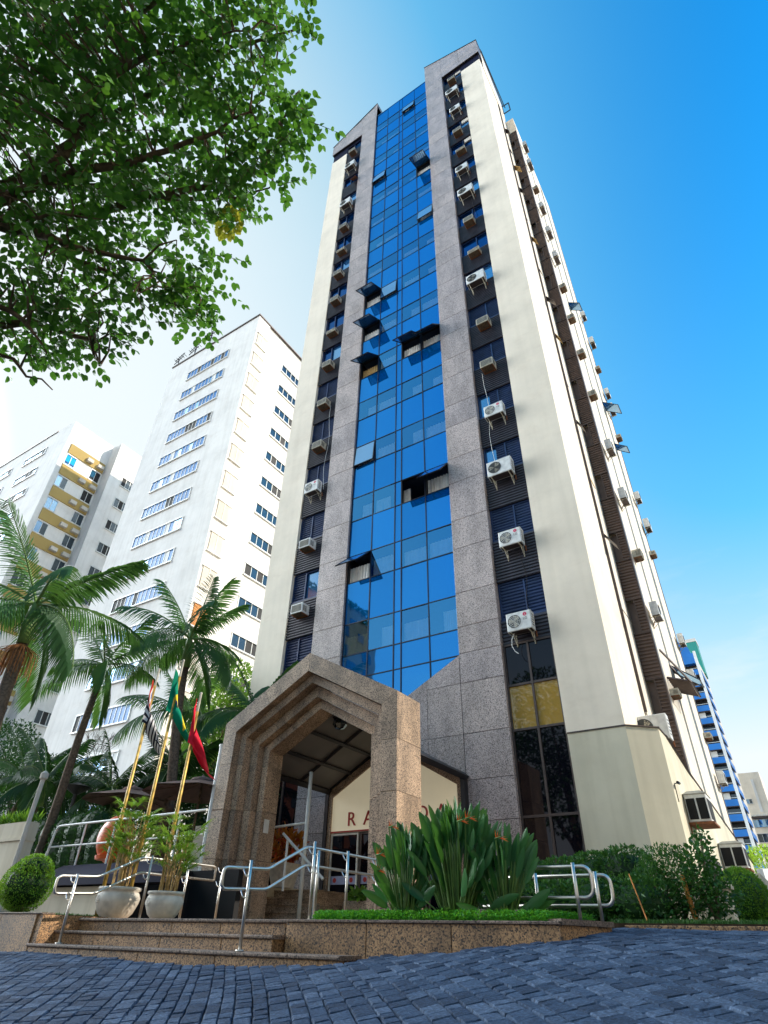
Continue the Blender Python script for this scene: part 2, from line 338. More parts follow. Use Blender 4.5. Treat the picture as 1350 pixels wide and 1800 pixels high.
def glassmat(name, tint, base, mixf=0.75, rough=0.02, wav=0.03, transp=None, var=0.08):
    """coated glass: a tinted mirror over a dark body, or over clear glass when transp is given"""
    m, nt, b = newmat(name); out = nt.nodes['Material Output']
    co = coords(nt, (1,1,1), rand=True); n = N(nt, 'ShaderNodeTexNoise', {'Scale': 0.7, 'Detail': 2.0}); nt.links.new(co, n.inputs['Vector'])
    bp = N(nt, 'ShaderNodeBump', {'Strength': wav, 'Distance': 0.1}); nt.links.new(n.outputs['Fac'], bp.inputs['Height'])
    gl = N(nt, 'ShaderNodeBsdfGlossy'); gl.inputs['Roughness'].default_value = rough
    oi = N(nt, 'ShaderNodeObjectInfo'); r = ramp(nt, oi.outputs['Random'], [(0.0, tuple(c*(1-var) for c in tint)), (1.0, tuple(min(1, c*(1+var)) for c in tint))])
    nt.links.new(r.outputs[0], gl.inputs[0]); nt.links.new(bp.outputs[0], gl.inputs['Normal'])
    if transp: body = N(nt, 'ShaderNodeBsdfTransparent'); body.inputs[0].default_value = (*transp, 1)
    else:
        body = b; b.inputs['Base Color'].default_value = (*base, 1); b.inputs['Roughness'].default_value = 0.5; b.inputs['Specular IOR Level'].default_value = 0
    lw = N(nt, 'ShaderNodeFresnel'); lw.inputs[0].default_value = 1.5
    mr = N(nt, 'ShaderNodeMapRange'); mr.inputs['From Min'].default_value = 0.04; mr.inputs['From Max'].default_value = 1.0
    mr.inputs['To Min'].default_value = mixf; mr.inputs['To Max'].default_value = 1.0; nt.links.new(lw.outputs[0], mr.inputs[0])
    mx = N(nt, 'ShaderNodeMixShader'); nt.links.new(mr.outputs[0], mx.inputs[0]); nt.links.new(body.outputs[0], mx.inputs[1]); nt.links.new(gl.outputs[0], mx.inputs[2])
    nt.links.new(mx.outputs[0], out.inputs[0]); return m
glassmat('glass_blue', (0.055,0.33,0.76), (0.0,0.13,0.44), 0.66, wav=0.05, var=0.10)
glassmat('glass_vision', (0.12,0.50,1.0), (0,0,0), 0.48, transp=(0.84,0.94,1.0))
glassmat('glass_dark', (0.42,0.42,0.46), (0.004,0.004,0.008), 0.06, wav=0.04)
glassmat('glass_amber', (0.55,0.50,0.45), (0.42,0.26,0.06), 0.16, wav=0.04)
glassmat('glass_plain', (0.45,0.70,0.98), (0.03,0.14,0.34), 0.5)
glassmat('glass_window', (0.35,0.45,0.55), (0.03,0.035,0.035), 0.18)
glassmat('glass_roof', (0.5,0.5,0.5), (0.20,0.19,0.185), 0.12, rough=0.15)
# setts: each stone its own grey-blue
m, nt, b = newmat('sett'); co = coords(nt, rand=False)
g = N(nt, 'ShaderNodeNewGeometry'); oi = N(nt, 'ShaderNodeObjectInfo'); ad = N(nt, 'ShaderNodeMath', operation='ADD')
nt.links.new(g.outputs['Random Per Island'], ad.inputs[0]); nt.links.new(oi.outputs['Random'], ad.inputs[1]); fr = N(nt, 'ShaderNodeMath', operation='FRACT'); nt.links.new(ad.outputs[0], fr.inputs[0])
r = ramp(nt, fr.outputs[0], [(0.0, (0.026,0.050,0.098)), (0.5, (0.046,0.084,0.155)), (1.0, (0.095,0.145,0.235))])
co = coords(nt, kind='Object'); n = N(nt, 'ShaderNodeTexNoise', {'Scale': 38.0, 'Detail': 8.0, 'Roughness': 0.7}); nt.links.new(co, n.inputs['Vector'])
r2 = ramp(nt, n.outputs['Fac'], [(0.32, (0.30,0.30,0.32)), (0.52, (0.9,0.9,0.9)), (0.70, (1.9,1.85,1.75))]); mx = N(nt, 'ShaderNodeMixRGB', {0: 1.0}, blend_type='MULTIPLY')
nt.links.new(r.outputs[0], mx.inputs[1]); nt.links.new(r2.outputs[0], mx.inputs[2]); nt.links.new(mx.outputs[0], b.inputs['Base Color'])
b.inputs['Roughness'].default_value = 0.72; b.inputs['Specular IOR Level'].default_value = 0.22
bp = N(nt, 'ShaderNodeBump', {'Strength': 0.8, 'Distance': 0.02}); nt.links.new(n.outputs['Fac'], bp.inputs['Height']); nt.links.new(bp.outputs[0], b.inputs['Normal'])

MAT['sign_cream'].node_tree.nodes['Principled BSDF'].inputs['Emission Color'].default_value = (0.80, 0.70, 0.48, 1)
MAT['sign_cream'].node_tree.nodes['Principled BSDF'].inputs['Emission Strength'].default_value = 0.16    # added glow, brightens the shaded panel; no lamp inside

plain('shutter_blue', (0.020, 0.040, 0.115), 0.35, 0.1, 0.5, 0.2, 3.0)
glassmat('glass_navy', (0.10,0.26,0.62), (0.0,0.02,0.08), 0.40)
plain('pane_blue', (0.055, 0.22, 0.52), 0.3, 0, 0.15, 0.12, 1.5)

m, nt, b = newmat('glass_clear'); nt.nodes.remove(b); t_ = N(nt, 'ShaderNodeBsdfTransparent'); nt.links.new(t_.outputs[0], nt.nodes['Material Output'].inputs[0])
# ================================================================== GROUND
CP = np.array([(0,0,-.55),(-9.9,6,.06),(-7.8,6,.045),(-6,6,.03),(-4.3,6.1,.11),(-3.7,6.4,.17),(-2.25,6.6,.33),(-2,7.4,.40),(-.8,8,.44),(-2.3,8,.455),
               (.6,8,.45),(2.5,8,.43),(4,11,.44),(0,14,.45),(3,20,.45),(-3,3.5,-.26),(-13,4,-.12),(-8,2,-.38),(3,3,-.12),(5,6,.26),(-2,-3,-.85),(5,-3,-.6),(-9,-3,-.7),
               (-20,6,.0),(-20,0,-.4),(10,8,.42),(14,2,-.05),(-14,9,.05),(-8,12,.2),(12,14,.45),(-14,-10,-1.1),(8,-10,-1.1)], float)
_D = np.sqrt(((CP[:,None,:2]-CP[None,:,:2])**2).sum(2)+0.8); _n = len(CP)
_A = np.zeros((_n+3,_n+3)); _A[:_n,:_n] = -_D; _A[:_n,_n:] = np.c_[np.ones(_n), CP[:,:2]]; _A[_n:,:_n] = _A[:_n,_n:].T
_W = np.linalg.solve(_A, np.r_[CP[:,2],0,0,0])
def ground_z(x, y):
    x = np.asarray(x, float); y = np.asarray(y, float); sh = x.shape; P = np.c_[x.ravel(), y.ravel()]
    Pc = np.c_[np.clip(P[:,0],-22,16), np.clip(P[:,1],-12,24)]
    d = np.sqrt(((Pc[:,None,:]-CP[None,:,:2])**2).sum(2) + 0.8)
    z = -d@_W[:_n] + _W[_n] + Pc@_W[_n+1:]
    far = np.clip(np.maximum.reduce([-22-P[:,0], P[:,0]-16, -12-P[:,1], P[:,1]-24, np.zeros(len(P))])/30, 0, 1)
    return (z*(1-far) + (-0.3)*far).reshape(sh)
gx = np.r_[-600,-300,-150,-80,-50,-35,-26,np.arange(-22,16.01,.4),20,28,45,80,160,320,600]
gy = np.r_[-600,-300,-150,-80,-45,-25,-16,np.arange(-12,24.01,.4),30,40,60,100,180,350,600]
GX, GY = np.meshgrid(gx, gy); GZ = ground_z(GX, GY) - 0.03
nx, ny = len(gx), len(gy); idx = np.arange(nx*ny).reshape(ny, nx)
F = np.stack([idx[:-1,:-1], idx[:-1,1:], idx[1:,1:], idx[1:,:-1]], -1).reshape(-1,4)
ground = inst('ground', arrmesh('ground', np.c_[GX.ravel(), GY.ravel(), GZ.ravel()], F, MAT['ground'], smooth=True), (0,0,0), kind='structure')

# setts laid in rows running away from the camera towards the steps
ca = math.radians(-44); dv = np.array([math.sin(ca), math.cos(ca)]); du = np.array([math.cos(ca), -math.sin(ca)])
def blocked(x, y):
    if x < -9.6 and y > 5.95: return True
    if x < -4.25 and y > 5.93: return True
    if x < -2.15 and y > 6.5: return True
    if x < -2.0 and y > 7.6 + (x+2.2)*0: return True
    return y > 8.0
stones = []; u = -9.5
while u < 12.5:
    w = rng.uniform(0.095, 0.160); v = 1.0 + rng.uniform(0, .3)
    while v < 15.5:
        l = rng.uniform(0.10, 0.20) if rng.random() < .8 else rng.uniform(.18, .30)
        cu, cv = u+w/2 + 0.02*math.sin(v*1.3+u), v+l/2
        x, y = du*cu + dv*cv
        if not blocked(x, y) and y > 0.2 and -14 < x < 4.5 and x*x+y*y > 6:
            stones.append((x, y, w-0.007, l-0.007, x*x+y*y))
        v += l
    u += w
stones.sort(key=lambda s: s[4])
def stone_geo(w, l):
    j = lambda a: rng.uniform(-a, a)
    tw, tl = w/2-0.007, l/2-0.007; vs = []
    for sx, sy in ((-1,-1),(1,-1),(1,1),(-1,1)): vs.append((sx*w/2+j(.005), sy*l/2+j(.005), -0.05))
    for sx, sy in ((-1,-1),(1,-1),(1,1),(-1,1)): vs.append((sx*w/2+j(.004), sy*l/2+j(.004), -0.012+j(.004)))
    for sx, sy in ((-1,-1),(1,-1),(1,1),(-1,1)): vs.append((sx*tw+j(.008), sy*tl+j(.008), 0.002+j(.003)))
    vs.append((j(.02), j(.02), 0.003+j(.003)))
    fs = []
    for a in range(4):
        b = (a+1) % 4; fs += [(a,b,b+4,a+4),(a+4,b+4,b+8,a+8),(a+8,b+8,12)]
    return vs, fs
ang = math.atan2(du[1], du[0])
def place(s, vs):
    x, y, w, l, _ = s
    h = ground_z(np.array([x, x+du[0]*.3, x+dv[0]*.3]), np.array([y, y+du[1]*.3, y+dv[1]*.3])); su = (h[1]-h[0])/.3; sv = (h[2]-h[0])/.3
    out = []
    tz = rng.uniform(-.003, .003); t1 = rng.uniform(-.014, .014); t2 = rng.uniform(-.014, .014)
    for a, b, c in vs:
        out.append((x+du[0]*a+dv[0]*b, y+du[1]*a+dv[1]*b, h[0]+a*(su+t1)+b*(sv+t2)+c+tz))
    return out
# the 300 that show largest: straight in front of the lens first
cand = [s for s in stones if -3.0 < (s[0]*math.cos(math.radians(-33.5)) - s[1]*math.sin(math.radians(-33.5)))*1.0/max(.5, (s[0]*math.sin(math.radians(-33.5))+s[1]*math.cos(math.radians(-33.5))))*3 < 3.0 and s[4] > 22]
chosen = set(id(s) for s in cand[:300])
for s in cand[:300]:
    vs, fs = stone_geo(s[2], s[3]); vs = place(s, vs); mb = MB(); c = Vector((s[0], s[1], float(vs[12][2])))
    mb.add([(a-c.x, b-c.y, z-c.z) for a, b, z in vs], fs); inst('sett', mb.mesh('sett', MAT['sett']), c, ground)
rest = MB()
for s in stones:
    if id(s) in chosen: continue
    vs, fs = stone_geo(s[2], s[3]); rest.add(place(s, vs), fs)
rest.build('setts', MAT['sett'], ground, kind='stuff')

# ================================================================== STEPS, PLANTERS, LANDING
def slabs(parent, x0, x1, y0, y1, z0, z1, mat, name, step=1.1, gap=0.006, b=0.006, top=False):
    x = x0
    while x < x1 - 0.02:
        w = min(step*rng.uniform(.75, 1.2), x1-x)
        if x1-(x+w) < .25: w = x1-x
        mb = MB(); mb.bbox(-w/2+gap/2, w/2-gap/2, 0, y1-y0, 0, z1-z0, b)
        o = inst(name, mb.mesh(name, mat), (x+w/2, y0 + rng.uniform(0, .003), z0), parent); x += w
st = thing('entrance_steps', 'three broad brown granite steps rising from the cobbled drive to the portal', 'steps', (-7.5, 6.2, .0))
for (xa, xb, yf, zt) in ((-9.95, -4.38, 6.0, .153), (-10.05, -5.62, 6.36, .313), (-10.35, -5.75, 6.72, .474)):
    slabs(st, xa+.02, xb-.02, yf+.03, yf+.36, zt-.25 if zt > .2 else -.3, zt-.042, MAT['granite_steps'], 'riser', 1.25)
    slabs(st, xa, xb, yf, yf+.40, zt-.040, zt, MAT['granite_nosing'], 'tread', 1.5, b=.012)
lp = thing('granite_planter', 'low granite planter box holding the round topiary bush, left of the steps', 'planter', (-13, 6.8, 0))
slabs(lp, -18.5, -10.06, 6.10, 6.22, -1.2, .50, MAT['granite_steps'], 'stone_slab', 1.6)
mb = MB(); mb.box(-10.055, -9.93, 6.12, 7.6, -1.2, .497); mb.build('side_slab', MAT['granite_steps'], lp)
slabs(lp, -18.5, -9.92, 6.085, 6.30, .502, .522, MAT['granite_nosing'], 'coping', 2.2)
mb = MB(); mb.box(-18.5, -10.06, 6.30, 8.6, .3, .505); mb.build('soil', MAT['soil'], lp)
rp = thing('granite_planter', 'long brown granite planter full of bright ground cover, right of the steps', 'planter', (-4, 7.2, 0))
slabs(rp, -5.60, -2.25, 6.56, 6.68, -.2, .440, MAT['granite_steps'], 'stone_slab', 1.15)
slabs(rp, -5.62, -2.23, 6.535, 6.70, .442, .470, MAT['granite_nosing'], 'coping', 1.2)
mb = MB(); mb.prismz([(-2.25,6.56),(-2.02,7.5),(-2.14,7.56),(-2.37,6.60)], -.2, .44); mb.build('end_slab', MAT['granite_steps'], rp)
mb = MB(); mb.prismz([(-2.22,6.55),(-1.99,7.5),(-2.20,7.60),(-2.42,6.72)], .442, .49); mb.build('end_coping', MAT['granite_nosing'], rp)
mb = MB(); mb.prismz([(-5.6,6.70),(-2.42,6.70),(-2.2,7.6),(-2.2,8.5),(-5.6,8.5)], .2, .455); mb.build('soil', MAT['soil'], rp)
landing = None
mb = MB(); mb.box(-13.6, -5.63, 7.1, 15.6, .2, .466); landing = mb.build('landing', MAT['granite_steps'], kind='structure')
kb = thing('garden_kerb', 'low stone kerb edging the shrub bed beside the drive', 'kerb', (-1.5, 8, .4))
slabs(kb, -2.0, .3, 7.95, 8.07, .2, .475, MAT['granite_steps'], 'kerb_stone', .9)
mb = MB(); mb.box(-5.6, -.6, 8.5, 15.55, .2, .50); mb.build('garden_bed', MAT['soil'], kind='structure')
mb = MB(); mb.box(-2.19, -.4, 8.08, 8.5, .2, .495); mb.build('front_bed', MAT['soil'], kind='structure')
# ================================================================== HOTEL TOWER
SILL0, PITCH = 8.33, 2.915
tw = thing('hotel_tower', 'tall hotel tower with a blue glass centre bay, granite piers and cream flanks', 'hotel', (-9.7, 15.7, 0))
# cream flanks, the projecting rear wing and the body
mb = MB()
mb.box(-16.36, -14.90, 15.70, 28.4, -.3, 52.15)
mb.build('left_flank', MAT['cream'], tw)
mb = MB(); mb.box(-4.52, -3.035, 15.66, 18.85, 4.70, 52.15); mb.box(-4.52, -3.19, 18.85, 19.30, 4.70, 52.15); mb.box(-4.52, -3.035, 19.30, 20.38, 4.70, 52.15)
mb.build('right_flank', MAT['cream'], tw)
mb = MB(); mb.box(-14.95, -4.6, 17.6, 28.3, -.3, 55.0); mb.build('core', MAT['room'], tw)
mb = MB(); mb.box(-3.04, -2.95, 18.84, 18.88, 5.9, 51.5); mb.build('slot_edge', MAT['bronze'], tw)
mb = MB(); mb.box(-3.10, -3.09, 18.90, 19.26, 5.9, 51.5); mb.build('slot_glass', MAT['glass_dark'], tw)
for k in range(1, 15):
    mb = MB(); z = 6.6 + PITCH*k; w = [.05, .26, .42, .12, .3][k % 5]
    mb.add([(-3.05, 18.88, z), (-3.05, 19.26, z), (-3.05+w, 19.26, z-.75), (-3.05+w, 18.88, z-.75), (-3.03, 18.88, z), (-3.03, 19.26, z), (-3.03+w, 19.26, z-.75), (-3.03+w, 18.88, z-.75)],
           [(0,1,2,3),(7,6,5,4),(0,4,5,1),(1,5,6,2),(2,6,7,3),(3,7,4,0)])
    mb.build('slot_sash', MAT['curtain_gold' if k % 3 == 0 else 'bronze'], tw)
# rear wing: side walls with two glazed slots
for (ya, yb, m, xr) in ((20.72,22.80,'cream',-2.45),(23.30,25.80,'cream',-2.45),(26.55,28.42,'cream',-2.45)):
    mb = MB(); mb.box(-4.5, xr, ya, yb, -.2, 51.1); mb.build('wing_wall', MAT[m], tw)
mb = MB(); mb.box(-4.5, -2.45, 20.42, 28.42, 51.1, 51.9); mb.box(-3.035, -2.452, 20.40, 20.415, 49.6, 51.1)
mb.build('wing_parapet', MAT['cream'], tw)
mb = MB(); mb.box(-2.47, -2.43, 28.30, 28.46, 3.0, 51.9); mb.build('corner_trim', MAT['bronze'], tw)
for (ya, yb) in ((22.80,23.30),(25.80,26.55)):
    fr_ = MB(); fr_.box(-2.62, -2.60, ya, yb, 3.6, 51.0)
    g_ = fr_.build('slot_glass', MAT['glass_plain'], tw)
    mb = MB()
    for k in range(17):
        z = 3.9 + k*PITCH
        mb.box(-2.60, -2.55, ya, yb, z, z+.06); mb.box(-2.60, -2.56, ya, yb, z+1.3, z+1.34)
    mb.build('slot_transoms', MAT['dark_metal'], tw, kind='stuff')
# rear wing front face: brown louvres with a narrow window per floor
def louvre_set(parent, x0, x1, z0, z1, y, mat, single, pitch=0.115, name='louvre_panel'):
    """backing sheet plus real slats; single=True makes every slat its own sub-part"""
    bk = MB(); bk.box(x0, x1, y+.03, y+.06, z0, z1); p = bk.build(name, mat, parent)
    n = max(2, int(round((z1-z0)/pitch))); h = (z1-z0)/n
    sl = MB(); sl.add([(0,.03,0),(1,.03,0),(1,-.012,h*.18),(0,-.012,h*.18),(0,-.012,h*.50),(1,-.012,h*.50),(1,.03,h*.80),(0,.03,h*.80)],
                      [(0,1,2,3),(3,2,5,4),(4,5,6,7),(0,3,4,7),(1,6,5,2)])
    if single:
        me = slat_mesh(x1-x0, h, mat)
        for i in range(n): inst('slat', me, (x0, y, z0+i*h), p)
    else:
        al = MB()
        for i in range(n):
            al.add([(x0+(x1-x0)*v[0], y+v[1], z0+i*h+v[2]) for v in sl.v], sl.f)
        al.build('slats', mat, p, kind='stuff')
    return p
_SM = {}
def slat_mesh(w, h, mat):
    key = (round(w,3), round(h,4), mat.name)
    if key not in _SM:
        sl = MB(); sl.add([(0,.03,0),(w,.03,0),(w,-.012,h*.18),(0,-.012,h*.18),(0,-.012,h*.50),(w,-.012,h*.50),(w,.03,h*.80),(0,.03,h*.80)],
                          [(0,1,2,3),(3,2,5,4),(4,5,6,7),(0,3,4,7),(1,6,5,2)])
        _SM[key] = sl.mesh('slat', mat)
    return _SM[key]
BW = MAT['louvre_brown']
for k in range(17):
    zs = 3.15 + k*PITCH; zn = min(zs + PITCH, 49.6)
    if zs > 49: break
    louvre_set(tw, -3.03, -2.46, zs+1.30, zn-.03, 20.44, BW, k in (1,2), 0.12)
    louvre_set(tw, -2.74, -2.46, zs, zs+1.27, 20.44, BW, False, 0.12)
    mb = MB(); mb.box(-3.03, -2.46, 20.40, 20.46, zs+1.27, zs+1.30); mb.box(-2.77, -2.74, 20.41, 20.5, zs, zs+1.27); mb.build('louvre_rail', MAT['bronze'], tw); mb = MB(); mb.box(-3.03, -2.46, 20.40, 20.46, zn-.03, zn); mb.build('louvre_rail', MAT['bronze'], tw)
    mb = MB(); mb.box(-3.02, -2.78, 20.60, 20.62, zs+.02, zs+1.25); w_ = mb.build('window', MAT['louvre_brown'], tw)
mb = MB(); mb.box(-2.50, -2.445, 20.42, 20.72, 3.2, 49.6); mb.build('corner_louvre', MAT['bronze'], tw)
# side sashes standing open on the wing
for (y, z, w) in ((22.85, 30.9, .62), (22.85, 8.6, .9), (25.9, 25.2, .8), (25.9, 22.0, .6)):
    t = MB(); L_ = 1.1
    a = math.radians(50); dx, dz = math.sin(a)*w*1.2, -math.cos(a)*w*1.2
    fr_ = MB()
    pts = [(-2.44, y, z), (-2.44, y+w, z), (-2.44+dx, y+w, z+dz), (-2.44+dx, y, z+dz)]
    for i in range(4): fr_.tube([pts[i], pts[(i+1) % 4]], .022, 4)
    s_ = fr_.build('open_sash', MAT['dark_metal'], tw)
    p_ = MB(); p_.add(pts, [(0,1,2,3)]); p_.build('pane', MAT['glass_plain'], s_)

# ---- glass bay
GXs = [-12.02, -10.95, -9.89, -9.59, -8.50, -7.44]
GY0 = 15.72
rows = []                                # (z0, z1, kind)
for i in range(16):
    z = SILL0 + i*PITCH
    rows.append((z, z+1.20, 'v'))
    rows.append((z+1.20, z+PITCH if i < 15 else 55.35, 's'))
rows.append((7.45, SILL0, 's'))
OPEN = {(0,7):56, (0,6):58, (0,5):52, (0,1):46, (3,5):50, (4,5):42, (3,2):46, (4,2):40, (4,11):60, (0,12):8, (3,15):7, (4,9):8, (1,7):5, (0,3):5}
_PM = {}
def pane_mesh(w, h, mat):
    key = (round(w,3), round(h,3), mat.name)
    if key not in _PM:
        mb = MB(); mb.box(-w/2, w/2, 0, .012, -h/2, h/2)
        if mat.name == 'glass_vision': mb.m = [1,1,0,1,1,1]; _PM[key] = mb.mesh('glass_pane', [mat, MAT['glass_clear']])
        else: _PM[key] = mb.mesh('glass_pane', mat)
    return _PM[key]
CURT = {}
cr = random.Random(5)
for (z0, z1, kind) in rows:
    for c in range(5):
        xa, xb = GXs[c]+.018, GXs[c+1]-.018; fl = int(round((z0-SILL0)/PITCH))
        za, zb = z0+.016, z1-.016
        if kind == 'v' and (c, fl) in OPEN:
            a = math.radians(OPEN[(c, fl)])
            sh = MB(); w = xb-xa; h = zb-za
            for q in ((-w/2, -w/2+.035, -h, 0), (w/2-.035, w/2, -h, 0), (-w/2+.035, w/2-.035, -h, -h+.035), (-w/2+.035, w/2-.035, -.035, 0)):
                sh.box(q[0], q[1], -.03, .015, q[2], q[3])
            s_ = inst('open_sash', sh.mesh('open_sash', MAT['dark_metal']), ((xa+xb)/2, GY0-.01, zb), tw, rot=(-a, 0, 0)); OFF[s_.name] = Vector((0,0,0))
            pm = MB(); pm.box(-w/2+.03, w/2-.03, -.014, -.004, -h+.03, -.03)
            po = bpy.data.objects.new('glass_pane', pm.mesh('glass_pane', MAT['glass_plain'])); link(po, s_)
            # reveal of the opening
            rv = MB(); rv.box(xa-.02, xa+.03, GY0, GY0+.10, za-.02, zb); rv.box(xb-.03, xb+.02, GY0, GY0+.10, za-.02, zb); rv.box(xa, xb, GY0, GY0+.10, zb-.04, zb); rv.box(xa, xb, GY0, GY0+.10, za-.02, za+.02)
            rv.build('window_frame', MAT['dark_metal'], tw)
            CURT[(c, fl)] = 'open'
            continue
        mat = MAT['glass_vision'] if (kind == 'v' and c != 2) else MAT['glass_blue']
        o = inst('glass_pane', pane_mesh(xb-xa, zb-za, mat), ((xa+xb)/2, GY0, (za+zb)/2), tw,
                 rot=(math.radians(cr.uniform(-.5, .5)), 0, math.radians(cr.uniform(-.5, .5))))
# triangular lights under the bay, either side of the tip
def tri(xs, zs, mat=MAT['glass_blue']):
    mb = MB(); mb.prism(list(zip(xs, zs)), GY0, GY0+.012); return mb.build('glass_pane', mat, tw)
zt = lambda x: 7.425 - (min(x-(-12.02), -7.44-x))*.515
for c in range(5):
    xa, xb = GXs[c]+.025, GXs[c+1]-.025
    pts = [(xa, zt(xa)), (xb, zt(xb)), (xb, 7.425), (xa, 7.425)] if c != 2 else [(xa, zt(xa)), (-9.73, zt(-9.73)), (xb, zt(xb)), (xb, 7.425), (xa, 7.425)]
    tri([p[0] for p in pts], [p[1] for p in pts])
for x in GXs:
    mb = MB(); zb_ = 7.45 if x in (GXs[0], GXs[-1]) else zt(x)
    mb.box(x-.018, x+.018, GY0-.025, GY0+.02, zb_, 53.25); mb.build('mullion', MAT['mullion_dark'], tw)
for (z0, z1, kind) in rows:
    mb = MB(); mb.box(GXs[0]-.02, GXs[-1]+.02, GY0-.02, GY0+.018, z0-.016, z0+.016); mb.build('transom', MAT['mullion_dark'], tw)
mb = MB(); mb.box(GXs[0]-.02, GXs[-1]+.02, GY0-.03, GY0+.3, 55.33, 55.40); mb.build('transom', MAT['glass_plain'], tw)
# curtains and blinds behind the vision panes
for i in range(16):
    for c in (0, 1, 3, 4):
        xa, xb = GXs[c]+.05, GXs[c+1]-.05; z0 = SILL0 + i*PITCH
        op = CURT.get((c, i)) == 'open'
        t = cr.random()
        if i >= 8 and t > .8 and not op: continue
        fa, fb = (0.0, 1.0) if (t < .55 or op) else ((.45, 1.0) if t < .75 else (.06, .30) if t < .85 else (0, .75))
        if op and c == 3 and i == 2: fa, fb = 0, .3
        n = 40; x0 = xa+(xb-xa)*fa; x1 = xa+(xb-xa)*fb; ph = cr.uniform(0, 6)
        vs = []; fs = []
        zt_ = z0 + cr.choice((.70,.74,.80))
        for k in range(n+1):
            x = x0+(x1-x0)*k/n; y = 15.85 + .022*math.sin(k*1.15+ph) + .012*math.sin(k*2.7+ph*2)
            vs += [(x, y, z0-.4), (x, y, zt_)]
        for k in range(n): fs.append((2*k, 2*k+2, 2*k+3, 2*k+1))
        m_ = MAT['curtain_gold'] if ((c, i) in ((0, 0), (0, 5))) else MAT['curtain']
        mb = MB(); mb.add(vs, fs); mb.build('curtain', m_, tw, smooth=True)
for i in range(17):                      # floor slabs between storeys, seen through open sashes
    mb = MB(); z = 7.45 if i == 0 else SILL0 + (i-1)*PITCH + 1.24; z2 = SILL0 + i*PITCH - .04 if i < 16 else 55.2
    mb.box(-12.0, -7.46, 15.80, 17.6, z, z2); mb.build('floor_slab', MAT['room'], tw)

# ---- granite piers: one slab per joint
pier_z = [.9, 1.75, 2.82, 3.83, 5.05, 6.52, 7.45]
for i in range(16): pier_z += [SILL0+i*PITCH, SILL0+i*PITCH+1.20]
pier_z = sorted(set(round(z, 3) for z in pier_z))
_GM = {}
def gslab(parent, xa, xb, za, zb, y=15.60, depth=.25, mat='granite_rose', name='granite_slab'):
    w, h = xb-xa-.012, zb-za-.012; key = (round(w,3), round(h,3), depth, mat)
    if key not in _GM:
        mb = MB(); mb.bbox(-w/2, w/2, 0, depth, -h/2, h/2, .006); _GM[key] = mb.mesh(name, MAT[mat])
    return inst(name, _GM[key], ((xa+xb)/2, y+cr.uniform(0, .003), (za+zb)/2), parent)
for (xa, xb, ins, side) in ((-13.40, -12.03, -12.03, 'left'), (-7.43, -6.03, -7.43, 'right')):
    bk = MB(); bk.box(xa+.01, xb-.01, 15.625, 16.6, 0, 53.4); pr = bk.build('granite_pier', MAT['dark_metal'], tw)
    for z0, z1 in zip(pier_z[:-1], pier_z[1:]): gslab(pr, xa, xb, z0, z1)
    gslab(pr, xa, xb, pier_z[-1], 53.5)
# wall under the V and beside the entrance
bk = MB(); bk.prism([(-12.03,.0),(-7.43,.0),(-7.43,7.40),(-9.73,6.21),(-12.03,7.40)], 15.63, 15.71); wl = bk.build('entrance_wall', MAT['dark_metal'], tw)
def poly_slab(parent, poly, y0=15.60, y1=15.64, mat='granite_rose'):
    mb = MB(); mb.prism(poly, y0, y1); mb.build('granite_slab', MAT[mat], parent)
g = .006
for s in (1, -1):
    X = lambda d: -9.73 + s*d
    def PS(pts):
        P_ = [(X(a), b) for a, b in pts]
        if s < 0: P_ = P_[::-1]
        poly_slab(wl, P_)
    for (da, db) in ((0, 1.15), (1.15, 2.295)):
        za, zb = 6.225+da*.515, 6.225+db*.515
        if da == 0:
            PS([(g, 5.05+g), (db-g, 5.05+g), (db-g, zb-g), (g, za-g)])
        else:
            PS([(da+g, 5.05+g), (db-g, 5.05+g), (db-g, 6.52-g), (da+g, 6.52-g)])
            PS([(da+g, 6.52+g), (db-g, 6.52+g), (db-g, zb-g), (da+g, za-g)])
        PS([(da+g, 3.83+g), (db-g, 3.83+g), (db-g, 5.05-g), (da+g, 5.05-g)])
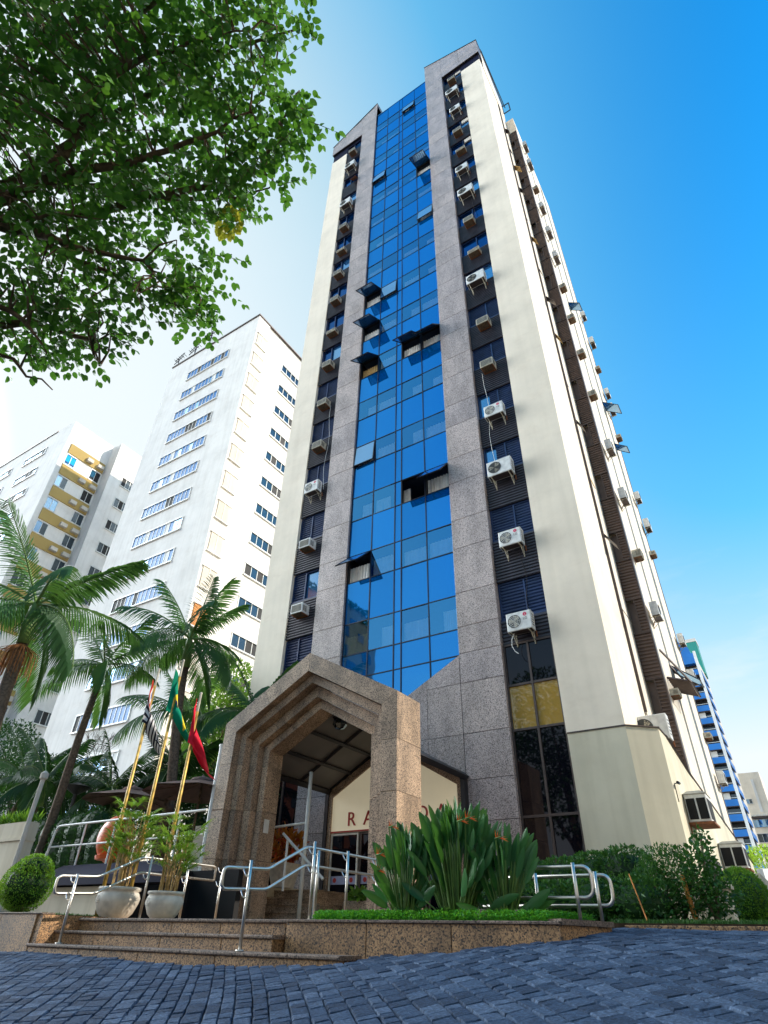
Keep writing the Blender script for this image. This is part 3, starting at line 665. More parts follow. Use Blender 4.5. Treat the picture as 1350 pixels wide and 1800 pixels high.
# ---- stepped granite crown over each strip
def crown(x_in, x_out, z_in, z_out):
    s = 1 if x_out > x_in else -1
    rows_ = [53.5]; z = 53.5
    while z < z_in: z += .78; rows_.append(z)
    p = thing_part = MB()
    top = lambda x: z_in + (z_out-z_in)*(x-x_in)/(x_out-x_in)
    bk = MB(); pl = [(x_in, 53.5), (x_out, 53.5), (x_out, z_out-.02), (x_in, z_in-.02)]
    if s < 0: pl = pl[::-1]
    bk.prism(pl, 15.63, 16.35); cro = bk.build('granite_crown', MAT['dark_metal'], tw)
    cols = [x_in, x_in+s*1.4, x_in+s*2.9, x_out]
    for a, b in zip(cols[:-1], cols[1:]):
        lo, hi = min(a, b), max(a, b)
        for r0, r1 in zip(rows_[:-1], rows_[1:]):
            tl, tr = min(r1, top(lo)), min(r1, top(hi))
            if max(tl, tr) <= r0 + .03: continue
            if tl < r0+.005:        # clipped wedge
                xc = lo + (hi-lo)*(r0-top(lo))/(top(hi)-top(lo)); pl = [(xc, r0+g), (hi-g, r0+g), (hi-g, tr-g)]
            elif tr < r0+.005:
                xc = lo + (hi-lo)*(r0-top(lo))/(top(hi)-top(lo)); pl = [(lo+g, r0+g), (xc, r0+g), (lo+g, tl-g)]
            else: pl = [(lo+g, r0+g), (hi-g, r0+g), (hi-g, tr-g), (lo+g, tl-g)]
            mb = MB(); mb.prism(pl, 15.60, 15.632); mb.build('granite_slab', MAT['granite_rose'], cro)
    mb = MB(); mb.add([(x_in-.02*s,15.57,z_in),(x_out+.03*s,15.57,z_out),(x_out+.03*s,16.4,z_out),(x_in-.02*s,16.4,z_in),(x_in-.02*s,15.57,z_in+.07),(x_out+.03*s,15.57,z_out+.07),(x_out+.03*s,16.4,z_out+.07),(x_in-.02*s,16.4,z_in+.07)],
                      [(0,3,2,1),(4,5,6,7),(0,1,5,4),(1,2,6,5),(2,3,7,6),(3,0,4,7)] if s > 0 else [(0,1,2,3),(7,6,5,4),(4,5,1,0),(5,6,2,1),(6,7,3,2),(7,4,0,3)])
    mb.build('flashing', MAT['dark_metal'], cro)
crown(-7.44, -2.98, 58.0, 55.95)
crown(-12.03, -16.42, 57.75, 55.0)
mb = MB(); mb.box(-12.06, -12.03, 15.64, 17.5, 53.4, 57.4); mb.build('crown_return', MAT['granite_rose'], tw)
mb = MB(); mb.prismx([(16.35,55.9),(16.35,52.16),(20.4,52.16),(20.4,54.6)][::-1], -3.12, -3.0); mb.build('roof_parapet', MAT['cream'], tw)
mb = MB(); mb.tube([(-2.96,16.3,56.0),(-2.93,20.4,54.75)], .04, 4); mb.tube([(-2.9,16.3,55.5),(-2.8,20.4,54.3)], .03, 4); mb.build('roof_flashing', MAT['dark_metal'], tw)
mb = MB(); [mb.tube(p, .045, 4) for p in ([(-3.0,20.3,53.2),(-2.45,20.3,53.2)],[(-3.0,20.3,54.6),(-2.45,20.3,54.6)],[(-2.45,20.3,53.2),(-2.45,20.3,54.6)],[(-3.0,20.3,53.2),(-3.0,20.3,54.6)])]; mb.build('roof_bracket', MAT['dark_metal'], tw)

# ---- louvred strips with a window and a spandrel on every floor
for side, (xa, xb) in (('L', (-14.90, -13.40)), ('R', (-6.03, -4.52))):
    mb = MB(); mb.box(xa, xb, 16.1, 17.6, 0, 53.5); mb.build('strip_back', MAT['shade_interior'], tw)
    for i in range(16):
        s0 = 8.27 + i*PITCH; h0 = s0+1.34; nxt = 8.27+(i+1)*PITCH if i < 15 else 53.5
        low = (i <= 3 if side == 'R' else i <= 2)
        if i == 0: louvre_set(tw, xa+.01, xb-.01, 7.48, s0, 15.76, MAT['louvre'], side == 'R')
        if i < 15: louvre_set(tw, xa+.01, xb-.01, h0, nxt, 15.76, MAT['louvre'], low)
        # frame
        fr_ = MB(); m_ = (xa+xb)/2 + (.12 if side == 'R' else -.1)
        fr_.box(xa+.01, xb-.01, 15.79, 15.84, s0, s0+.05); fr_.box(xa+.01, xb-.01, 15.86, 15.91, h0-.06, h0)
        fr_.box(xa+.01, xa+.06, 15.84, 15.90, s0+.05, h0-.06); fr_.box(xb-.06, xb-.01, 15.84, 15.90, s0+.05, h0-.06); fr_.box(m_-.025, m_+.025, 15.83, 15.89, s0+.05, h0-.06)
        wf = fr_.build('window', MAT['shutter_blue'], tw)
        lo = cr.random()
        if low or i < 6:
            for (a, b) in ((xa+.06, m_-.025), (m_+.025, xb-.06)):
                if a < m_ and i in (2, 3) and side == 'R':      # shutter slid open, glass shows
                    mb = MB(); mb.box(a, a+(b-a)*.55, 15.93, 15.94, s0+.05, h0-.06); mb.build('glass_pane', MAT['glass_plain'], wf); a = a+(b-a)*.55
                if side == 'L' and i == 1 and a > m_:
                    mb = MB(); mb.box(a, b, 15.93, 15.94, s0+.05, h0-.06); mb.build('glass_pane', MAT['glass_plain'], wf); continue
                sl = MB(); n = 11; hh = (h0-s0-.11)/n
                sl.box(a, b, 15.905, 15.91, s0+.05, h0-.06)
                for k in range(n):
                    z = s0+.05+k*hh; sl.add([(a,15.905,z),(b,15.905,z),(b,15.865,z+hh*.25),(a,15.865,z+hh*.25),(a,15.865,z+hh*.5),(b,15.865,z+hh*.5),(b,15.905,z+hh*.85),(a,15.905,z+hh*.85)],[(0,1,2,3),(3,2,5,4),(4,5,6,7)])
                sl.build('shutter', MAT['shutter_blue'], wf, kind='stuff')
        else:
            mb = MB(); mb.box(xa+.06, m_-.025, 15.93, 15.94, s0+.05, h0-.06); mb.build('glass_pane', MAT['glass_navy'], wf); mb = MB(); mb.box(m_+.025, xb-.06, 15.93, 15.94, s0+.05, h0-.06); mb.build('glass_pane', MAT['glass_navy' if i % 3 else 'glass_plain'], wf)
        if i in (11, 12, 15) and side == 'R':
            mb = MB(); mb.box(m_+.1, xb-.08, 15.84, 15.90, h0-.5, h0-.1); mb.build('blind', MAT['far_beige'], wf)
    mb = MB(); mb.box(xa, xb, 15.80, 15.95, 53.2, 53.5); mb.build('strip_head', MAT['navy'], tw)
mb = MB(); mb.box(-16.36, -14.9, 15.78, 16.0, 52.15, 53.5); mb.build('upper_band', MAT['navy'], tw)
mb = MB(); mb.box(-4.52, -3.05, 15.78, 16.0, 52.15, 53.5); mb.build('upper_band', MAT['navy'], tw)
# an open shutter leaf on the left strip
mb = MB(); mb.add([(-13.9,15.8,46.4),(-13.45,15.8,46.4),(-13.35,15.25,45.6),(-13.9,15.25,45.6)], [(0,1,2,3)]); mb.build('open_shutter', MAT['rust'], tw)

# ---- dark glazing under the right strip (and its hidden twin on the left)
for (xa, xb) in ((-6.03, -4.52), (-14.90, -13.40)):
    xm = (xa+xb)/2
    zz = [.6, 2.86, 4.99, 6.23, 7.45]
    for z0, z1, mt in zip(zz[:-1], zz[1:], ('glass_dark','glass_dark','glass_amber','glass_dark')):
        for a, b in ((xa+.03, xm-.03), (xm+.03, xb-.03)):
            mb = MB(); mb.box(a, b, 15.78, 15.80, z0+.03, z1-.03); mb.build('glass_pane', MAT[mt], tw)
    for z in zz[1:]:
        mb = MB(); mb.box(xa, xb, 15.735, 15.80, z-.03, z+.03); mb.build('transom', MAT['bronze'], tw)
    for x in (xa+.015, xm, xb-.015):
        mb = MB(); mb.box(x-.03, x+.03, 15.73, 15.80, .5, 7.45); mb.build('mullion', MAT['bronze'], tw)
# ---- podium
pd = MB(); pd.prismz([(-4.50,15.64),(-3.035,15.64),(-2.38,16.22),(-2.38,17.0),(-4.5,17.0)], -.3, 4.68); pd.build('podium', MAT['cream_podium'], tw)
pd = MB(); pd.prismx([(17.0,-.3),(32,-.3),(32,3.1),(26.4,3.64),(19.5,4.27),(17.0,4.66)], -4.4, -2.38); pd.build('podium_ramp', MAT['cream_podium'], tw)
mb = MB(); mb.prismz([(-4.50,15.62),(-3.02,15.62),(-2.35,16.21),(-2.35,17.0),(-4.5,17.0)], 4.684, 4.715); mb.build('podium_ledge', MAT['bronze'], tw)
mb = MB(); mb.tube([(-2.36,17.0,4.70),(-2.36,19.5,4.31),(-2.36,26.4,3.68),(-2.36,32,3.14)], .025, 4); mb.build('podium_coping', MAT['bronze'], tw)
mb = MB(); mb.box(-2.375, -2.36, 17.9, 21.0, .6, 2.2); mb.build('service_opening', MAT['shade_interior'], tw)
# ================================================================== PORTAL
PX = -9.69
pt = thing('entrance_portal', 'stepped granite entrance portal with a pointed gable in front of the lobby', 'portal', (PX, 11.6, .47))
SLOPE = 1.47/2.72
def arch_pts(h, ze):       # half width, eave height -> pentagon outline points left->right
    return [(-h, .46), (-h, ze), (0, ze+h*SLOPE), (h, ze), (h, .46)]
frames = [(2.72, 2.30, 11.26, 12.30, 4.92), (2.30, 2.085, 11.46, 12.34, 4.64), (2.085, 1.825, 11.70, 12.38, 4.50), (1.825, 1.61, 11.90, 12.44, 4.33)]
def ez(h):   # eave height of the edge at half-width h
    return 4.92 - (2.72-h)*.62
for fi, (ho, hi, y0, y1, _) in enumerate(frames):
    if fi: ho -= .018
    fo = MB(); fo.box(PX-.01, PX+.01, y0+.1, y0+.12, ez(hi)+hi*SLOPE+.05, ez(hi)+hi*SLOPE+.07)
    fr_ = fo.build('portal_frame', MAT['dark_metal'], pt)
    # each leg in slabs
    zj = [.46, 1.75, 2.81, 3.87]
    for s in (-1, 1):
        xs = sorted((PX+s*ho, PX+s*hi)); 
        for a, b in zip(zj[:-1], zj[1:]):
            mb = MB(); mb.bbox(xs[0]+.0015, xs[1]-.0015, y0, y1, a+.004, b-.004, .006); mb.build('granite_slab', MAT['granite_warm_lit'], fr_)
        # top piece of leg up to the mitre, then the sloping piece
        pl = [(PX+s*ho, zj[-1]+.004), (PX+s*hi, zj[-1]+.004), (PX+s*hi, ez(hi)-.003), (PX+s*ho, ez(ho)-.003)]
        if s > 0: pl = pl[::-1]
        mb = MB(); mb.prism(pl, y0, y1); mb.build('granite_slab', MAT['granite_warm_lit'], fr_)
        def P2(t, h): return (PX+s*h*(1-t), ez(h)+h*SLOPE*t)
        for t0, t1 in ((0.0, .47), (.47, 1.0)):
            e = .0015
            pl = [P2(t0+e, hi), P2(t1-e, hi), P2(t1-e, ho), P2(t0+e, ho)]
            if s < 0: pl = pl
            else: pl = pl[::-1]
            mb = MB(); mb.prism(pl, y0, y1); mb.build('granite_slab', MAT['granite_warm_lit'], fr_)
mb = MB(); mb.box(PX-1.605, PX-1.598, 12.02, 12.20, 2.35, 2.65); mb.build('stone_plaque', MAT['white_paint'], pt)
# ---- glazed canopy roof between portal and tower
cn = thing('canopy_roof', 'grey glass canopy roof on dark beams between portal and tower', 'canopy', (PX, 14, 4))
HB, EV = 2.28, 3.95
def rp_(s, t, y, d=0): return (PX + s*HB*(1-t), y, EV + HB*.56*t + d)
ys = [12.46, 14.0, 15.56]; ts = [0, .34, .67, 1.0]
for s in (-1, 1):
    for y0, y1 in zip(ys[:-1], ys[1:]):
        for t0, t1 in zip(ts[:-1], ts[1:]):
            a, b, c, d = rp_(s,t0,y0), rp_(s,t0,y1), rp_(s,t1,y1), rp_(s,t1,y0); up = .02
            mb = MB(); mb.add([a,b,c,d]+[(p[0],p[1],p[2]+up) for p in (a,b,c,d)], [(0,1,2,3),(7,6,5,4),(0,4,5,1),(1,5,6,2),(2,6,7,3),(3,7,4,0)]); mb.build('roof_pane', MAT['ceiling_grey'], cn)
    for y in ys: mb = MB(); mb.tube([rp_(s,0,y,-.03), rp_(s,1,y,-.03)], .05, 4); mb.build('beam', MAT['dark_metal'], cn)
    for t in ts[:-1]: mb = MB(); mb.tube([rp_(s,t,12.46,-.04), rp_(s,t,15.56,-.04)], .06 if t else .10, 4); mb.build('beam', MAT['dark_metal'], cn)
mb = MB(); mb.tube([(PX,12.46,EV+HB*.56-.03),(PX,15.56,EV+HB*.56-.03)], .06, 4); mb.build('beam', MAT['dark_metal'], cn)
ln = thing('ceiling_lantern', 'small unlit glass lantern under the canopy ridge', 'lantern', (PX, 12.7, 4.9))
mb = MB(); mb.lathe(PX, 12.75, [(.02,5.08),(.17,5.02),(.2,4.9),(.12,4.8),(.02,4.78)], 8); mb.build('shade', MAT['glass_window'], ln); mb = MB(); mb.lathe(PX, 12.75, [(.2,5.06),(.2,5.1),(.0,5.16)], 8); mb.build('cap', MAT['dark_metal'], ln)
# ---- entrance surround, sign, doors
es = thing('entrance_surround', 'brown pentagon surround of the lobby entrance and its cream sign', 'doorway', (-9.73, 15.5, .47))
SX = -9.73
def pent(h, z0, ze, za): return [(SX-h, z0), (SX+h, z0), (SX+h, ze), (SX, za), (SX-h, ze)]
def ring(mb, a, b, y0, y1):
    n = len(a)
    for i in range(n):
        j = (i+1) % n
        if i == 0: continue
        pl = [a[i], a[j], b[j], b[i]]; mb.prism(pl, y0, y1)
mb = MB(); ring(mb, pent(2.34,.46,3.97,5.24), pent(2.22,.46,3.90,5.11), 15.38, 15.6); mb.build('outer_trim', MAT['dark_metal'], es)
mb = MB(); ring(mb, pent(2.22,.46,3.90,5.11), pent(2.10,.46,3.72,4.90), 15.42, 15.6); mb.build('brown_frame', MAT['granite_warm_lit'], es)
sg = thing('entrance_sign', 'cream gabled sign panel with red capital letters above the doors', 'sign', (SX, 15.45, 2.8))
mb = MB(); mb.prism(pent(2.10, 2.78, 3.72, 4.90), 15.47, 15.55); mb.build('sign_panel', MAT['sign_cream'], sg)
mb = MB(); mb.box(SX-2.1, SX+2.1, 15.44, 15.469, 2.77, 2.81); mb.build('red_edge', MAT['sign_red'], sg)
def text_mesh(ch, size, mat, extrude=.01):
    cu = bpy.data.curves.new('letter', 'FONT'); cu.body = ch; cu.size = size; cu.extrude = extrude; cu.align_x = 'CENTER'
    ob = bpy.data.objects.new('letter_tmp', cu); C.objects.link(ob)
    dg = bpy.context.evaluated_depsgraph_get(); dg.update(); me = bpy.data.meshes.new_from_object(ob.evaluated_get(dg))
    bpy.data.objects.remove(ob); bpy.data.curves.remove(cu); me.materials.clear(); me.materials.append(mat); return me
for k, ch in enumerate('RAMADA'):
    inst('letter', text_mesh(ch, .52, MAT['sign_red'], .015), (-11.10+k*.592, 15.45, 2.93), sg, rot=(PI/2, 0, 0))
dr = thing('lobby_doors', 'dark glass lobby doors with pale frame and a blue band of red dots', 'door', (SX, 15.55, .47))
for k, (a, b) in enumerate(((-11.82, -10.85), (-10.79, -9.76), (-9.70, -8.67), (-8.61, -7.64))):
    mb = MB(); mb.box(a+.05, b-.05, 15.50, 15.515, .52, 2.70); d_ = mb.build('door_leaf', MAT['glass_dark'], dr)
    mb = MB(); mb.box(a, a+.05, 15.47, 15.53, .47, 2.75); mb.box(b-.05, b, 15.47, 15.53, .47, 2.75); mb.box(a+.05, b-.05, 15.47, 15.53, 2.70, 2.75); mb.build('frame', MAT['white_paint' if k == 0 else 'bronze'], d_)
    mb = MB(); mb.box(a+.06, b-.06, 15.492, 15.499, 1.50, 1.70); mb.build('band', MAT['door_blue'], d_)
    mb = MB()
    for x in (a+.2, b-.2): mb.lathe(0, 0, [(.0,0),(.06,0)], 16); n_ = 32; 
    V_ = []; F_ = []
    for x in (a+.2, b-.2):
        bse = len(V_); V_ += [(x+.06*math.cos(2*PI*q/16), 15.489, 1.60+.06*math.sin(2*PI*q/16)) for q in range(16)]; F_.append(tuple(range(bse, bse+16)))
    mb = MB(); mb.add(V_, F_); mb.build('red_dot', MAT['sign_red'], d_)
mb = MB(); mb.box(-11.85, -7.6, 15.56, 15.60, .47, 2.76); mb.build('backing', MAT['shade_interior'], dr)
# ---- inner stair up to the terrace, seen through the portal
si = thing('inner_stair', 'narrow brown granite stair climbing left to the terrace behind the portal', 'stair', (-11, 13.4, .47))
for k in range(5):
    z = .47+.165*(k+1)
    mb = MB(); mb.box(-13.2, -9.95-.30*k, 13.0+.26*k, 15.5, z-.165, z-.035); mb.build('riser', MAT['granite_warm_lit'], si)
    mb = MB(); mb.box(-13.22, -9.93-.30*k, 12.97+.26*k, 15.5, z-.033, z); mb.build('tread', MAT['granite_warm_lit'], si)
lowp = thing('low_planter', 'small stone trough with a leafy plant beside the lobby doors', 'planter', (-10.2, 14.3, .47))
mb = MB(); mb.box(-10.35, -9.55, 14.2, 14.7, .47, 1.05); mb.build('trough', MAT['granite_warm_lit'], lowp)

# ================================================================== HANDRAILS
ST = MAT['steel']
def arc_pts(pts, r=.08, n=4):       # round the corners of a polyline
    P = [Vector(p) for p in pts]; out = [P[0]]
    for i in range(1, len(P)-1):
        a = (P[i-1]-P[i]); b = (P[i+1]-P[i]); ra = min(r, a.length*.45, b.length*.45); A = P[i]+a.normalized()*ra; B = P[i]+b.normalized()*ra
        for k in range(n+1):
            t = k/n; out.append(A*(1-t)**2 + P[i]*2*t*(1-t) + B*t*t)
    out.append(P[-1]); return out
def hook(parent, x, y, z, dx=0, dy=-1):
    mb = MB(); mb.tube(arc_pts([(x,y,z-.10),(x+dx*.075,y+dy*.075,z-.10),(x+dx*.075,y+dy*.075,z-.01)], .04, 3), .008, 5); mb.build('bracket', ST, parent)
def step_rail(x, label, ya, ext, posts, last):
    h = thing('handrail', label, 'handrail', (x, 6.2, .15), 'steel handrails of the entrance')
    y1, y2 = 6.60, 7.34
    top = [(x,ext,1.33),(x,y2,1.33),(x,y1,1.0),(x,ya,.96),(x,ya,.74),(x,y1,.78),(x,y2,1.11),(x,ext,1.11)]
    if last: top = [(x,ext-.02,1.12)] + top
    else: top = [(x,ext,1.12)] + top[0:1] + top[1:]
    mb = MB(); mb.tube(arc_pts(top, .07, 4), .019, 8); mb.build('rail', ST, h, smooth=True)
    for (y, zb, zt_) in posts:
        px = x+.075; mb = MB(); mb.tube([(px,y,zb),(px,y,zt_)], .020, 8); mb.tube([(px,y,zb),(px,y,zb+.015)], .05, 12); mb.build('post', ST, h, smooth=True)
        zr = .98 if y < 6.4 else 1.33
        for z in (zr, zr-.22):
            mb = MB(); mb.tube(arc_pts([(px,y-.01,z-.09),(px,y-.07,z-.09),(px-.05,y-.07,z-.015)], .03, 3), .008, 5); mb.build('bracket', ST, h)
step_rail(-9.52, 'left steel handrail, rising past the two potted palms', 5.92, 9.0, ((6.18,.153,1.0),(7.46,.474,1.36),(8.28,.474,1.36),(9.1,.474,1.2)), False)
step_rail(-6.02, 'middle steel handrail, rising in front of the portal right column', 5.82, 9.24, ((6.19,.153,1.06),(7.42,.474,1.40),(7.52,.474,1.30),(8.23,.474,1.36),(9.03,.474,1.34)), True)
def ramp_rail(x0, x1, y, zt_, label, posts):
    h = thing('handrail', label, 'handrail', ((x0+x1)/2, y, .5), 'steel handrails of the entrance')
    pts = arc_pts([(x0,y,zt_),(x1,y,zt_),(x1,y,zt_-.28),(x0,y,zt_-.28)], .10, 6)
    mb = MB(); mb.tube(pts, .019, 8); mb.build('rail', ST, h, smooth=True)
    for x in posts: mb = MB(); mb.tube([(x,y-.06,.45),(x,y-.06,zt_+.03)], .020, 8); mb.build('post', ST, h, smooth=True)
ramp_rail(-3.2, -2.06, 7.2, .965, 'front one of the two parallel steel rails right of the bird of paradise', (-2.22,))
ramp_rail(-3.5, -1.98, 7.62, .915, 'rear steel rail ending furthest right beside the hedge', (-2.12, -2.80))
h = thing('handrail', 'short slanting steel rail of the inner stair seen through the portal', 'handrail', (-11, 13, 1), 'steel handrails of the entrance')
mb = MB(); mb.tube([(-11.45,12.95,2.45),(-10.05,12.95,1.42)], .035, 8); mb.build('rail', MAT['white_paint'], h)
mb = MB(); mb.tube([(-11.3,12.98,1.2),(-11.3,12.98,2.34)], .03, 8); mb.build('post', MAT['white_paint'], h)
mb = MB(); mb.tube([(-10.3,12.98,.47),(-10.3,12.98,1.6)], .03, 8); mb.build('post', MAT['white_paint'], h)
wp = thing('white_post', 'slim white pipe standing on the terrace edge inside the portal view', 'pipe', (-10.8, 13.1, .47))
mb = MB(); mb.tube([(-10.82,13.1,.5),(-10.82,13.1,3.9)], .05, 10); mb.build('pipe', MAT['white_paint'], wp, smooth=True); mb = MB(); mb.tube([(-12.4,13.1,2.62),(-10.82,13.1,2.68)], .03, 8); mb.build('branch', MAT['white_paint'], wp)
dp = thing('downpipe', 'white vertical pipe beside the left flank of the portal', 'pipe', (-12.9, 11.5, 1.4))
mb = MB(); mb.tube([(-12.66,11.5,1.5),(-12.66,11.5,4.42)], .085, 12); mb.tube([(-12.66,11.5,4.42),(-12.66,11.5,4.47)], .1, 12); mb.build('pipe', MAT['white_paint'], dp, smooth=False)
# ================================================================== AIR CONDITIONERS
def ac_fan(w, h, d, logo, fan_r=.36, body='ac_white'):
    t = thing('air_conditioner', 'x', 'air conditioner', (0,0,0))
    mb = MB(); mb.bbox(-w/2, w/2, -d-.14, -.14, 0, h, .02); c = mb.build('casing', MAT[body], t)
    R = h*fan_r; cx = -w*.17; cz = h*.5
    mb = MB(); mb.add([(cx+R*math.cos(2*PI*k/28), -d-.143, cz+R*math.sin(2*PI*k/28)) for k in range(28)], [tuple(range(28))]); mb.build('fan_opening', MAT['ac_grille'], t)
    mb = MB()
    for k in range(3):
        a = 2*PI*k/3+.4; q = [(cx, cz)] + [(cx+R*.88*math.cos(a+b), cz+R*.88*math.sin(a+b)) for b in (0, .35, .7, 1.0)]
        mb.add([(x, -d-.147+ (.006 if i % 2 else 0), z) for i, (x, z) in enumerate(q)], [(0,4,3),(0,3,2),(0,2,1)])
    mb.build('fan_blades', MAT['ac_beige'], t)
    mb = MB()
    for rr in (1.0, .76, .52, .28):
        n = 24; mb.tube([(cx+R*rr*math.cos(2*PI*k/n), -d-.152, cz+R*rr*math.sin(2*PI*k/n)) for k in range(n+1)], .006, 3, False)
    for k in range(4):
        a = PI*k/4; mb.box(0,0,0,0,0,0); mb.tube([(cx-R*math.cos(a), -d-.152, cz-R*math.sin(a)), (cx+R*math.cos(a), -d-.152, cz+R*math.sin(a))], .005, 3)
    mb.build('fan_guard', MAT['ac_white'] if logo else MAT['ac_grille'], t)
    mb = MB()
    for x in (-w*.36, w*.36):
        mb.tube([(x, 0, -.03), (x, -d-.16, -.03)], .018, 4); mb.tube([(x, -.01, -.30), (x, -d*.9, -.03)], .013, 4); mb.tube([(x,-.01,-.32),(x,-.01,.1)], .018, 4)
    mb.build('wall_bracket', MAT['ac_beige'], t)
    mb = MB()
    for k in range(5): mb.box(w/2, w/2+.006, -d-.06, -.22, .12+k*h*.14, .15+k*h*.14)
    mb.build('side_vents', MAT['ac_grille'], t)
    mb = MB(); mb.box(-w*.46, w*.46, -d-.12, -.16, -.003, .001); mb.build('underside', MAT['bronze'], t)
    mb = MB(); mb.tube([(w*.40,-.15,.12),(w*.48,-.06,.02),(w*.47,-.01,-.12)], .022, 6); mb.build('hose', MAT['rust'], t)
    if logo:
        lx, lz = w*.27, h*.80
        mb = MB(); mb.add([(lx+.058*math.cos(2*PI*k/20), -d-.1435, lz+.058*math.sin(2*PI*k/20)) for k in range(20)], [tuple(range(20))]); mb.build('round_emblem', MAT['logo_red'], t)
        mb = MB(); mb.box(lx-.004, lx+.004, -d-.146, -d-.1445, lz-.03, lz+.03); mb.box(lx, lx+.03, -d-.146, -d-.1445, lz-.034, lz-.026); mb.build('emblem_mark', MAT['white_paint'], t)
        inst('lettering', text_mesh('LG', .11, MAT['ac_grille'], .001), (lx, -d-.144, lz-.17), t, rot=(PI/2,0,0))
    return t
def ac_box(w, h, d, slats='v', body='ac_beige'):
    t = thing('air_conditioner', 'x', 'air conditioner', (0,0,0))
    mb = MB(); mb.bbox(-w/2, w/2, -d, 0, 0, h, .015); mb.build('casing', MAT[body], t)
    mb = MB(); mb.box(-w*.42, w*.42, -d-.004, -d+.001, h*.13, h*.87); mb.build('grille_recess', MAT['ac_grille'], t)
    mb = MB()
    if slats == 'v':
        n = 9
        for k in range(n): x = -w*.42+ w*.84*(k+.5)/n; mb.box(x-.006, x+.006, -d-.012, -d-.004, h*.13, h*.87)
    else:
        n = 7
        for k in range(n): z = h*.13+h*.74*(k+.5)/n; mb.box(-w*.42, w*.42, -d-.012, -d-.004, z-.006, z+.006)
    mb.build('grille_slats', MAT['ac_beige'], t)
    mb = MB(); mb.box(-w*.44, w*.44, -d*.93, -d*.1, -.002, .001); mb.build('drip_tray', MAT['bark'], t)
    mb = MB(); mb.box(-w*.40, w*.40, -d*.9, -d*.35, h-.001, h+.003); mb.build('top_vents', MAT['ac_grille'], t)
    mb = MB()
    for y in (-d*.75, -d*.5): 
        for k in range(6): mb.box(w/2, w/2+.005, y-.045, y+.045, h*(.2+.1*k), h*(.26+.1*k)); mb.box(-w/2-.005, -w/2, y-.045, y+.045, h*(.2+.1*k), h*(.24+.1*k))
    mb.build('side_vents', MAT['ac_grille'], t)
    mb = MB(); mb.box(-w*.46, -w*.40, -d*.85, 0, -.035, -.003); mb.box(w*.40, w*.46, -d*.85, 0, -.035, -.003); mb.box(-w*.40, w*.40, -.05, -.01, -.035, -.003); mb.build('support_frame', MAT['rust'], t)
    return t
protoF = ac_fan(.76, .58, .30, False); protoFL = ac_fan(.76, .58, .30, True); protoFB = ac_fan(.90, .66, .34, False)
protoB = ac_box(.56, .40, .42, 'v'); protoBf = ac_box(.62, .28, .36, 'h'); protoBw = ac_box(.58, .40, .44, 'v', 'ac_white')
used_proto = {}
def put(proto, loc, rotz, label, group, scale=1.0):
    if proto.name not in used_proto:
        used_proto[proto.name] = 1; proto.location = loc; proto.rotation_euler = (0,0,rotz); proto['label'] = label; proto['group'] = group; proto.scale = (scale,)*3; return proto
    c = copy_tree(proto, loc, rotz, label, group); c.scale = (scale,)*3; return c
ORD = ['lowest','second','third','fourth','fifth','sixth','seventh','eighth','ninth','tenth','eleventh','twelfth','thirteenth','fourteenth','fifteenth','sixteenth']
Rz = [7.95,10.9,13.86,16.79,19.57,22.39,25.67,28.22,31.21,34.17,37.09,39.72,42.43,45.81,48.9,51.32]
Rt = ['FL','FL','FB','FL','B','B','FB','Bf','B','FB','F','Bf','B','F','FB','B']
PR = {'F':protoF,'FL':protoFL,'FB':protoFB,'B':protoB,'Bf':protoBf,'Bw':protoBw}
DESC = {'F':'pale condenser with round fan','FL':'white condenser with red emblem','FB':'large condenser with round fan','B':'beige box air conditioner','Bf':'flat beige window air conditioner','Bw':'white slatted box air conditioner'}
for i, (z, t) in enumerate(zip(Rz, Rt)):
    h = .6 if t[0] == 'F' else .4
    put(PR[t], (-5.27 + (.02 if i % 2 else -.03), 15.76, z-h/2), 0, f'{DESC[t]}, {ORD[i]} up the right louvred strip'.replace('lowest up', 'lowest on'), 'air conditioners on the right louvred strip')
Lz = [7.95,10.61,13.63,16.68,19.26,22.17,25.14,28.05,31.03,33.81,36.54,39.44,42.52,48.42,51.08]
Lt = ['Bw','Bw','Bw','FL','B','B','B','Bf','B','B','Bf','B','FB','FB','B']
for i, (z, t) in enumerate(list(zip(Lz, Lt))[1:]):
    h = .6 if t[0] == 'F' else .4
    put(PR[t], (-14.12, 15.76, z-h/2), 0, f'{DESC[t]}, {ORD[i]} up the left louvred strip'.replace('lowest up', 'lowest on'), 'air conditioners on the left louvred strip')
# hanging drain hose under the lowest unit
dh = thing('drain_hose', 'thin white hose curling down from the lowest right air conditioner', 'hose', (-5.5, 15.4, 7.3))
mb = MB(); mb.tube([(-5.52,15.42,7.62),(-5.60,15.40,7.45),(-5.62,15.40,7.25),(-5.55,15.40,7.08),(-5.45,15.40,6.98)], .011, 6); mb.build('tube', MAT['white_paint'], dh)
S1 = [(21.2,48.1,'FB'),(20.9,44.6,'FB'),(21.0,41.3,'B'),(20.9,38.4,'FB'),(20.9,35.4,'FB'),(20.9,32.6,'FB'),(20.9,29.7,'B'),(20.9,26.9,'B'),(20.9,24.0,'B'),(20.9,21.0,'B'),(20.9,20.0,'B'),(21.0,17.6,'FB'),(21.0,14.9,'FB'),(21.0,12.2,'B'),(21.0,9.7,'FB'),(21.0,6.9,'Bf')]
S1 = [s for s in S1 if s[1] != 20.0]
for i, (y, z, t) in enumerate(reversed(S1)):
    put(PR[t], (-2.45, y+.15, z), PI/2, f'{DESC[t]} by the brown side corner, {ORD[i]} up'.replace('lowest up','lowest one'), 'air conditioners along the near side wall', .78)
S2 = [35.0,32.5,29.6,27.6,25.8,24.0,19.2,17.6,15.8,11.3,9.4,7.2,5.4]
